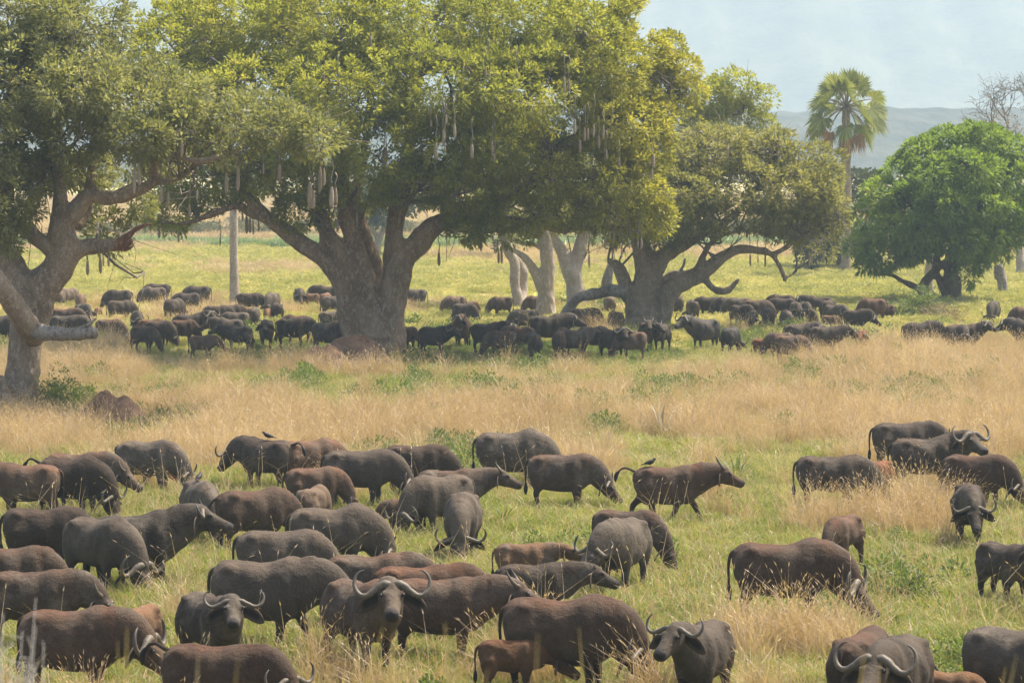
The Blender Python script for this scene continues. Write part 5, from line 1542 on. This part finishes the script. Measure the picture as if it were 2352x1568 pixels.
TUFTS = bpy.data.collections.new('tufts')
tl_ = [
    tuft_obj('a_short_green', [(*blades(44, 0.30, 0.24, 0.014, 0.9, 1), G_GREEN), (*blades(5, 0.40, 0.2, 0.009, 0.9, 2, 0.06), G_TAN)]),
    tuft_obj('b_short_green', [(*blades(38, 0.24, 0.28, 0.016, 1.1, 3), G_GREEN), (*blades(8, 0.34, 0.25, 0.009, 0.8, 4), G_TAN)]),
    tuft_obj('c_tall_tan', [(*blades(30, 0.85, 0.16, 0.0085, 0.6, 5, 0.07), G_TAN), (*blades(12, 0.50, 0.2, 0.012, 0.8, 6), G_TAN), (*blades(8, 0.4, 0.2, 0.012, 0.8, 7), G_GREEN)]),
    tuft_obj('d_tall_tan', [(*blades(26, 0.72, 0.20, 0.0085, 0.8, 8, 0.07), G_TAN), (*blades(16, 0.40, 0.24, 0.012, 0.9, 9), G_TAN)]),
    tuft_obj('e_weed', [leaf_ball(16, 9, 0.26, 0.34, 0.10, 0.10, 0.035, 10, G_WEED)]),
    tuft_obj('f_cover', [leaf_ball(40, 10, 0.62, 0.46, 0.16, 0.13, 0.055, 11, G_COVER), (*blades(40, 0.62, 0.6, 0.018, 0.8, 12), G_COVER)]),
    tuft_obj('g_cover', [leaf_ball(34, 10, 0.70, 0.34, 0.16, 0.13, 0.055, 13, G_COVER), (*blades(50, 0.50, 0.6, 0.018, 0.9, 14), G_COVER)]),
    tuft_obj('h_far_tan', [(*blades(120, 0.75, 0.9, 0.030, 0.7, 15, 0.12), G_TAN), (*blades(40, 0.4, 0.9, 0.04, 0.9, 16), G_COVER)]),
    tuft_obj('i_reed', [(*blades(110, 1.1, 0.9, 0.06, 0.7, 17), G_REED)]),
    tuft_obj('j_scrub', [leaf_ball(110, 9, 1.5, 1.3, 0.35, 0.32, 0.16, 18, G_SCRUB)]),
    tuft_obj('k_green_shade', [(*blades(46, 0.26, 0.34, 0.020, 1.0, 19), G_GREEN), leaf_ball(10, 8, 0.3, 0.16, 0.10, 0.09, 0.04, 20, G_WEED)]),
    tuft_obj('l_stems', [(*blades(6, 1.15, 0.22, 0.011, 0.7, 23, 0.09), G_TAN), (*blades(3, 0.7, 0.2, 0.012, 1.2, 24), G_TAN)]),
]
for o in tl_: TUFTS.objects.link(o)


def scatter(name, P, idx, scl, tint, seed, hscale=None):
    """one stuff object: tufts from TUFTS instanced on points"""
    g = np.random.default_rng(seed)
    n = len(P)
    me = bpy.data.meshes.new(name)
    me.vertices.add(n)
    me.vertices.foreach_set('co', P.astype(np.float32).reshape(-1))
    me.update()
    rot = np.stack([g.normal(size=n) * 0.08 - 0.02, g.normal(size=n) * 0.08 + 0.06, g.random(n) * 6.283], 1)
    me.attributes.new('rot', 'FLOAT_VECTOR', 'POINT').data.foreach_set('vector', rot.astype(np.float32).reshape(-1))
    sc = np.stack([scl, scl, scl * (hscale if hscale is not None else 1.0)], 1)
    me.attributes.new('scl', 'FLOAT_VECTOR', 'POINT').data.foreach_set('vector', sc.astype(np.float32).reshape(-1))
    me.attributes.new('idx', 'INT', 'POINT').data.foreach_set('value', idx.astype(np.int32))
    me.attributes.new('tint', 'FLOAT', 'POINT').data.foreach_set('value', np.clip(tint, 0, 1).astype(np.float32))
    o = obj(name, me)
    ng = bpy.data.node_groups.new(name, 'GeometryNodeTree')
    ng.interface.new_socket('Geometry', in_out='INPUT', socket_type='NodeSocketGeometry')
    ng.interface.new_socket('Geometry', in_out='OUTPUT', socket_type='NodeSocketGeometry')
    gi, go = ng.nodes.new('NodeGroupInput'), ng.nodes.new('NodeGroupOutput')
    ci = ng.nodes.new('GeometryNodeCollectionInfo')
    ci.inputs['Collection'].default_value = TUFTS
    ci.inputs['Separate Children'].default_value = True
    ci.inputs['Reset Children'].default_value = True
    ip = ng.nodes.new('GeometryNodeInstanceOnPoints')
    ip.inputs['Pick Instance'].default_value = True

    def named(nm, typ):
        k = ng.nodes.new('GeometryNodeInputNamedAttribute')
        k.data_type = typ
        k.inputs['Name'].default_value = nm
        return [s for s in k.outputs if s.enabled and s.name == 'Attribute'][0]
    e2r = ng.nodes.new('FunctionNodeEulerToRotation')
    ng.links.new(gi.outputs[0], ip.inputs['Points'])
    ng.links.new(ci.outputs[0], ip.inputs['Instance'])
    ng.links.new(named('idx', 'INT'), ip.inputs['Instance Index'])
    ng.links.new(named('rot', 'FLOAT_VECTOR'), e2r.inputs[0])
    ng.links.new(e2r.outputs[0], ip.inputs['Rotation'])
    ng.links.new(named('scl', 'FLOAT_VECTOR'), ip.inputs['Scale'])
    ng.links.new(ip.outputs[0], go.inputs[0])
    md = o.modifiers.new('scatter', 'NODES')
    md.node_group = ng
    return tag(o, kind='stuff')


def band(y0, y1, per_m2, g, power=1.0, margin=1.6):
    """random ground points between two distances, inside a widened view"""
    hw = 1176 / FPX * margin
    area = hw * (y1 ** 2 - y0 ** 2)
    n = int(area * per_m2)
    y = np.sqrt(y0 ** 2 + (y1 ** 2 - y0 ** 2) * g.random(n))
    x = (g.random(n) * 2 - 1) * (hw * y + 1.5)
    return x, y


def row_of(y):   # picture row of flat ground at distance y
    return HOR + FPX * CAM_H / y


def body_clear(x, y):
    """True where a tall tuft would not stand inside an animal"""
    ok = np.ones(len(x), bool)
    for hx, hy, th, s in HERD:
        near = (np.abs(x - hx) < 2.0) & (np.abs(y - hy) < 2.0)
        if not near.any(): continue
        dx, dy = x[near] - hx, y[near] - hy
        a = dx * math.cos(th) + dy * math.sin(th); b = -dx * math.sin(th) + dy * math.cos(th)
        ok[np.where(near)[0][(a > -1.1 * s) & (a < 1.8 * s) & (np.abs(b) < 0.45 * s)]] = False
    return ok


def ground_z(x, y):
    return hill_z(y) + (fbm(x * 0.12 + 40, y * 0.12, 3) - 0.5) * 0.16


def near_cover():
    g = np.random.default_rng(100)
    x, y = band(17, 64, 17.0, g)
    x2, y2 = band(64, 100, 12.0, g)
    x3, y3 = band(100, 150, 7.5, g)
    x, y = np.concatenate([x, x2, x3]), np.concatenate([y, y2, y3])
    n = len(x)
    v = row_of(y)
    uu = U0 + FPX * x / y
    pat = fbm(x * 0.16, y * 0.10, 21, 3)
    fine = fbm(x * 0.7, y * 0.5, 31, 2)
    # how much of the cover is tall dry grass, by where it grows
    t_rows = np.interp(v, [770, 800, 830, 850, 890, 935, 985, 1040, 1085, 1130, 1250, 1400, 1500, 1600], [0.0, 0.0, 0.0, 0.18, 0.38, 0.56, 0.68, 0.56, 0.22, -0.02, -0.12, -0.10, 0.06, 0.30])
    t_rows = t_rows + np.interp(uu, [1500, 1750], [0, 0.5]) * np.interp(v, [770, 800, 860, 900], [0.3, 1, 1, 0]) + np.interp(uu, [100, 350], [0.35, 0]) * np.interp(v, [770, 800, 860, 900], [0.2, 1, 1, 0])
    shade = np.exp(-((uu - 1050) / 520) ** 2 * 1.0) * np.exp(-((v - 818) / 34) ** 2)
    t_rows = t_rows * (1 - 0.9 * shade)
    # tan stands: right of the middle, left herd, between animals
    for (cu, cv, ru, rv, a) in ((2150, 1190, 170, 60, 0.75), (1330, 1120, 120, 40, 0.7), (780, 1120, 60, 40, 0.6), (350, 1110, 120, 40, 0.6), (1560, 1150, 120, 40, 0.3), (1900, 1200, 90, 30, 0.5), (2000, 1120, 160, 40, 0.1), (1830, 1400, 110, 50, 0.25), (1760, 1500, 160, 60, 0.35), (1240, 1530, 200, 50, 0.4), (1700, 1240, 60, 40, 0.35), (2250, 1330, 60, 90, 0.35), (1450, 1380, 60, 30, -0.1), (600, 1080, 160, 40, 0.4), (100, 1130, 200, 30, 0.3), (220, 830, 200, 50, 0.3), (2100, 850, 260, 40, 0.25)):
        t_rows = t_rows + a * np.exp(-((uu - cu) / ru) ** 2 - ((v - cv) / rv) ** 2)
    tall = (t_rows + (pat - 0.5) * 1.1 + (fine - 0.5) * 0.8) > 0.5 + 0.25 * (g.random(n) - 0.5)
    keep_tall = body_clear(x, y)
    weed_rows = np.interp(v, [800, 840, 870, 900, 940, 1000, 1100, 1300, 1568], [0.30, 0.20, 0.36, 0.42, 0.28, 0.10, 0.09, 0.06, 0.05])
    weedp = fbm(x * 0.35, y * 0.22, 41, 2)
    weed = g.random(n) < np.clip((weedp - 0.74 + weed_rows * 0.55) * 2.6, 0, np.interp(v, [950, 1100], [0.30, 0.12]))
    idx = np.where(g.random(n) < 0.5, 0, 1)
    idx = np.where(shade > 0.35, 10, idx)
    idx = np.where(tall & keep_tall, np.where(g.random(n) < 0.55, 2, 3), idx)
    idx = np.where(weed, 4, idx)
    scl = 0.75 + 0.6 * g.random(n)
    clump = fbm(x * 1.6 + 3, y * 1.1, 47, 2)
    scl = scl * np.interp(y, [40, 100, 150], [1.12, 1.15, 1.3]) * (0.55 + 0.95 * clump)
    tint = -0.05 + 0.45 * fbm(x * 0.22 + 5, y * 0.16, 51, 3) + 0.5 * fbm(x * 1.1, y * 0.8, 57, 2) + 0.45 * (g.random(n) - 0.5)
    tint = np.where((idx == 2) | (idx == 3), tint + 0.10, tint)
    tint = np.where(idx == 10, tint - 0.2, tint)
    z = ground_z(x, y)
    on_rise = y < 44
    scl = np.where(on_rise, scl * 0.8, scl)
    scl = np.where((v < 850) & (v > 785) & (uu > 280) & (uu < 1600), scl * 0.52, scl)
    # hardly any green under foot in the thick dry belt
    drop = (idx < 2) & (t_rows > 0.6) & (g.random(n) < 0.5)
    k = ~drop
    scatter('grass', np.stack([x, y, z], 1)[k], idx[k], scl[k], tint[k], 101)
    # sparse single tall stems rising over the green sward
    x, y = band(46, 92, 0.9, g)
    ok = body_clear(x, y) & (fbm(x * 0.2, y * 0.2, 61, 2) > 0.42)
    x, y = x[ok], y[ok]
    n = len(x)
    scatter('tall_dry_grass', np.stack([x, y, ground_z(x, y)], 1), np.full(n, 11), 0.8 + 0.6 * g.random(n), 0.3 + 0.6 * g.random(n), 102)


def far_cover():
    g = np.random.default_rng(200)
    x, y = band(138, 240, 2.3, g)
    x2, y2 = band(240, 330, 0.8, g)
    x, y = np.concatenate([x, x2]), np.concatenate([y, y2])
    n = len(x)
    pat = fbm(x * 0.10, y * 0.06, 71, 3)
    keep = (pat + 0.4 * (g.random(n) - 0.5)) > 0.36
    idx = np.where(g.random(n) < 0.5, 5, 6)
    tanp = (fbm(x * 0.05 + 3, y * 0.03, 81, 3) + (y - 250) / 300) > 0.55 + 0.3 * (g.random(n) - 0.5)
    idx = np.where(tanp, 7, idx)
    scl = (0.25 + 0.75 * g.random(n) ** 1.5 + 0.6 * fbm(x * 0.25, y * 0.14, 73, 2)) * np.interp(y, [140, 220, 330], [0.95, 1.1, 1.5])
    tint = 0.05 + 0.5 * fbm(x * 0.08, y * 0.05, 91, 3) + 0.45 * fbm(x * 0.4, y * 0.2, 93, 2) + 0.8 * (g.random(n) - 0.5)
    clear = body_clear(x, y)
    keep &= clear
    P = np.stack([x, y, ground_z(x, y)], 1)
    scatter('ground_cover', P[keep], idx[keep], scl[keep], tint[keep], 201, np.interp(y, [140, 330], [1.0, 0.8])[keep])
    # wet strip of pale reeds, then low scrub lines and dry flats
    x, y = band(286, 306, 1.2, g)
    k = fbm(x * 0.05, y * 0.2, 95, 2) > 0.48
    x, y = x[k], y[k]
    scatter('reeds', np.stack([x, y, ground_z(x, y)], 1), np.full(len(x), 8), 0.7 + 0.6 * g.random(len(x)), g.random(len(x)), 202)
    x, y = band(322, 372, 0.085, g)
    x2, y2 = band(430, 560, 0.010, g)
    x3, y3 = band(560, 1300, 0.0012, g)
    x, y = np.concatenate([x, x2, x3]), np.concatenate([y, y2, y3])
    k = fbm(x * 0.03, y * 0.03, 96, 2) > 0.40
    x, y = x[k], y[k]
    n = len(x)
    scatter('scrub', np.stack([x, y, hill_z(y)], 1), np.full(n, 9), (0.4 + 0.7 * g.random(n)) * np.interp(y, [320, 600, 1300], [1, 1.4, 2.6]), g.random(n), 203)
    x, y = band(330, 620, 0.06, g)
    n = len(x)
    scatter('dry_grass_flats', np.stack([x, y, hill_z(y)], 1), np.full(n, 7), (0.9 + 0.8 * g.random(n)) * np.interp(y, [330, 620], [1.2, 2.4]), 0.4 + 0.5 * g.random(n), 204)


near_cover()
far_cover()

# ------------------------------------------------------------------ bushes, mounds, small plants
def bush(name, label, u, v, ru, hv, mat, n, seed, ln=0.13, wd=0.06, k=10, cat='bush', depth=1.0, dy=0.0, parts=None):
    y = row_y(v) + dy
    p = at(u, v, y) if dy == 0 else np.array([(u - U0) / FPX * y, y, 0])
    root = empty(name, (p[0], p[1], 0))
    tag(root, label, cat)
    g = np.random.default_rng(seed)
    rx, rz = ru / pxm(y), hv / pxm(y)
    d = g.normal(size=(n, 3)); d /= np.linalg.norm(d, axis=1)[:, None]; d[:, 2] = np.abs(d[:, 2])
    rr = (0.4 + 0.6 * g.random((n, 1))) * (0.72 + 0.5 * vnoise(d[:, :1] * 2.5 + seed, d[:, 2:] * 2.5 + d[:, 1:2] * 2, seed))
    C = d * rr * np.array([rx, rx * depth, rz])
    Q = leaf_cloud(C, d, k, 0.22, ln, wd, 0.1, seed)
    f = obj('foliage', quads_mesh('foliage', Q, mat, np.repeat(g.random(n) * 0.7, k) + 0.3 * g.random(n * k)), root)
    tag(f, kind='stuff')
    mb = MB()
    for i in range(16):
        e = C[g.integers(n)]
        pp = np.array([[0.1 * g.normal(), 0.1 * g.normal(), 0], e * 0.5 + g.normal(size=3) * 0.05, e])
        v_, f_ = tube(pp, [0.022, 0.015, 0.006], 5); mb.add(v_, f_)
    tag(obj('stems', mb.mesh('stems', M_TWIG), root), kind='stuff')
    return root


bush('bush', 'leafy green shrub growing at the foot of the left tree', 135, 955, 80, 105, LEAF_BUSH, 300, 301)
bush('bush', 'small bright leafed sapling tip beside the left tree trunk', 196, 950, 30, 78, LEAF_BUSH, 90, 302)
bush('bush', 'bright green bush in front of the round green tree', 2112, 735, 75, 72, LEAF_BUSH, 420, 303, 0.16, 0.07)
bush('bush', 'brown dry twiggy bush beneath the round green tree', 2170, 742, 62, 52, LEAF_DRY, 260, 304, 0.14, 0.03)
bush('bush', 'low green bush left of the large brown far grazer', 2015, 722, 55, 28, LEAF_BUSH, 160, 305)
bush('weed', 'lush dark green leafy weed alone in the right foreground grass', 2098, 1376, 48, 44, LEAF_BUSH, 70, 306, 0.16, 0.05, 9, 'weed')
bush('bush', 'small green bush at the base of the twisted trunks', 1232, 722, 30, 26, LEAF_BUSH, 70, 307)
bush('bush', 'green bush under the bent dead branch', 1385, 722, 34, 28, LEAF_BUSH, 90, 308)
bush('bush', 'green bush below the black bulls right of the central trunk', 1180, 815, 50, 24, LEAF_BUSH, 120, 309)


def mound(name, label, u, v, ru, hv, seed, mat=M_SOIL):
    y = row_y(v)
    p = at(u, v, y)
    rx, rz = ru / pxm(y), hv / pxm(y)
    V, F = [], []
    nr, na = 22, 56
    for i in range(nr + 1):
        s = i / nr
        for k in range(na):
            a = 2 * math.pi * k / na
            x, yy = math.cos(a) * s * rx, math.sin(a) * s * rx * 0.8
            z = rz * max(0, (1 - s ** 2.2)) ** 0.9
            nz = float(fbm(np.array([x * 1.2 + seed]), np.array([yy * 1.2 + seed]), seed)[0])
            nz2 = float(fbm(np.array([x * 5.0 + seed]), np.array([yy * 5.0 + seed]), seed + 2)[0])
            z = z * (0.62 + 0.55 * nz + 0.28 * nz2) + 0.03 * math.sin(9 * x + seed) - 0.05 * s
            V.append((x * (0.85 + 0.3 * nz), yy, z))
    for i in range(nr):
        for k in range(na):
            a, b = i * na + k, i * na + (k + 1) % na
            F.append((a, a + na, b + na, b))
    V.append((0, 0, -0.3)); c = len(V) - 1
    for k in range(na): F.append((nr * na + k, c, nr * na + (k + 1) % na))
    mb = MB(); mb.add(V, F)
    o = obj(name, mb.mesh(name, mat))
    o.location = (p[0], p[1], 0)
    return tag(o, label, 'mound', 'termite mounds')


mound('termite_mound', 'reddish-brown earth mound against the central tree trunk', 815, 842, 84, 68, 3)
mound('termite_mound', 'grass-topped brown mound left of the central tree mound', 748, 852, 66, 58, 6)
mound('termite_mound', 'low brown earth mound right of the left tree', 245, 982, 100, 76, 9)
mound('termite_mound', 'small dark earth lump in tan grass left of centre', 493, 975, 34, 28, 14)


def spiky(name, label, u, v, n, ln, wd, mat, seed, up=0.5, cat='plant', dead=0):
    y = row_y(v)
    p = at(u, v, y)
    root = empty(name, (p[0], p[1], 0)); tag(root, label, cat)
    g = np.random.default_rng(seed)
    for i in range(n):
        az = i * 2.39996
        el = R(82 - 70 * (i / n) ** 0.9) * up * 2
        el = min(el, R(85))
        d = np.array([math.cos(az) * math.cos(el), math.sin(az) * math.cos(el), math.sin(el)])
        l = ln * (0.75 + 0.4 * g.random())
        sd = np.cross(d, [0, 0, 1.0]); sd /= np.linalg.norm(sd)
        t_ = np.linspace(0, 1, 6)
        c = np.outer(t_ * l, d) - np.outer(t_ ** 2.4 * l * (0.25 + 0.2 * g.random()), [0, 0, 1.0])
        w_ = wd * np.array([0.5, 0.9, 1.0, 0.8, 0.5, 0.05])
        Q = np.array([[c[k] - sd * w_[k], c[k] + sd * w_[k], c[k + 1] + sd * w_[k + 1], c[k + 1] - sd * w_[k + 1]] for k in range(5)])
        m = LEAF_DRY if i >= n - dead else mat
        o = obj('leaf', quads_mesh('leaf', Q, m, np.full(5, g.random())), root)
    return root


LEAF_PALE = leaf_mat('leaf_withered', [(0.0, (0.28, 0.25, 0.19)), (1.0, (0.54, 0.50, 0.42))], 0.2)
spiky('young_palm', 'spiky young palm of stiff green blades behind the walking brown cow', 1690, 1108, 44, 1.25, 0.034, LEAF_BUSH, 401, dead=8)
spiky('young_palm', 'half withered young palm right of the head-on grazing buffalo', 1152, 1214, 26, 0.95, 0.034, LEAF_BUSH, 402, dead=12)
spiky('young_palm', 'spiky young palm at the right foot of the central trunk', 950, 800, 26, 1.25, 0.035, LEAF_PALM, 403, dead=6)
spiky('young_palm', 'pale spiky tuft below the ring-horned bull', 1462, 800, 18, 0.8, 0.035, LEAF_PALM, 404, dead=4)
spiky('dead_plant', 'withered grey drooping plant standing alone in the tan grass', 1520, 998, 26, 1.45, 0.034, LEAF_PALE, 405, 0.8, dead=0)

# ------------------------------------------------------------------ stems close to the camera on the rise
def front_stems():
    g = np.random.default_rng(500)
    mats = [LEAF_DRY, G_TAN]
    straw = leaf_mat('straw', [(0.0, (0.34, 0.25, 0.12)), (1.0, (0.50, 0.40, 0.22))], 0.3)
    Q, A = [], []
    spec = [(770, 1500, 40), (880, 1440, 62), (905, 1450, 22), (1022, 1430, -8), (1048, 1455, -26), (292, 1440, 6), (270, 1470, -6), (455, 1505, 9), (545, 1520, 16), (1235, 1455, 7), (1330, 1440, -14), (1120, 1535, 34), (1985, 1500, 24), (2022, 1520, 12), (2335, 1505, 44), (2310, 1530, 30)]
    for (u, v, lean) in spec:
        y = 7.5 + 4 * g.random()
        tip = at(u, v, y)
        base = at(u - lean * 4.2, v + 420, y + 0.2 * g.normal())
        base[2] = float(hill_z(base[1])) - 0.05
        t_ = np.linspace(0, 1, 8)[:, None]
        c = base + (tip - base) * t_ + np.array([0.06 * lean / 20, 0, 0]) * (t_ ** 2) - np.array([0.06 * lean / 20, 0, 0]) * t_
        sd = np.array([1.0, 0.2, 0.0]); w_ = 0.0085 * (1 - t_[:, 0] ** 3 * 0.9)
        for k in range(7):
            Q.append([c[k] - sd * w_[k], c[k] + sd * w_[k], c[k + 1] + sd * w_[k + 1], c[k + 1] - sd * w_[k + 1]]); A.append(g.random())
    tag(obj('foreground_grass_stems', quads_mesh('foreground_grass_stems', np.array(Q), straw, np.array(A))), kind='stuff')


front_stems()


def dead_thistle():
    y = 12.0
    p = at(30, 1568, y)
    z0 = float(hill_z(y))
    root = empty('dead_shrub', (p[0], y, z0))
    tag(root, 'pale grey feathery dead shrub blurred at the lower left edge', 'shrub')
    g = np.random.default_rng(77)
    silver = simple_mat('silver_twig', (0.42, 0.40, 0.36), 0.8, 0.2)
    top = (1568 - 1375) / pxm(y) + (p[2] - z0)
    mb = MB()
    for i in range(30):
        e = np.array([g.normal() * 0.11, g.normal() * 0.12, top * (0.45 + 0.55 * g.random())])
        pp = np.array([[0, 0, 0], e * 0.55 + g.normal(size=3) * 0.03, e])
        v, f = tube(pp, [0.004, 0.003, 0.0012], 5); mb.add(v, f)
        for j in range(9):
            s = pp[1] + (pp[2] - pp[1]) * g.random()
            d = g.normal(size=3) * 0.035; d[2] = abs(d[2])
            v, f = tube(np.array([s, s + d, s + d * 1.8]), [0.002, 0.0016, 0.0008], 4); mb.add(v, f)
    tag(obj('twigs', mb.mesh('twigs', silver), root), kind='stuff')


dead_thistle()
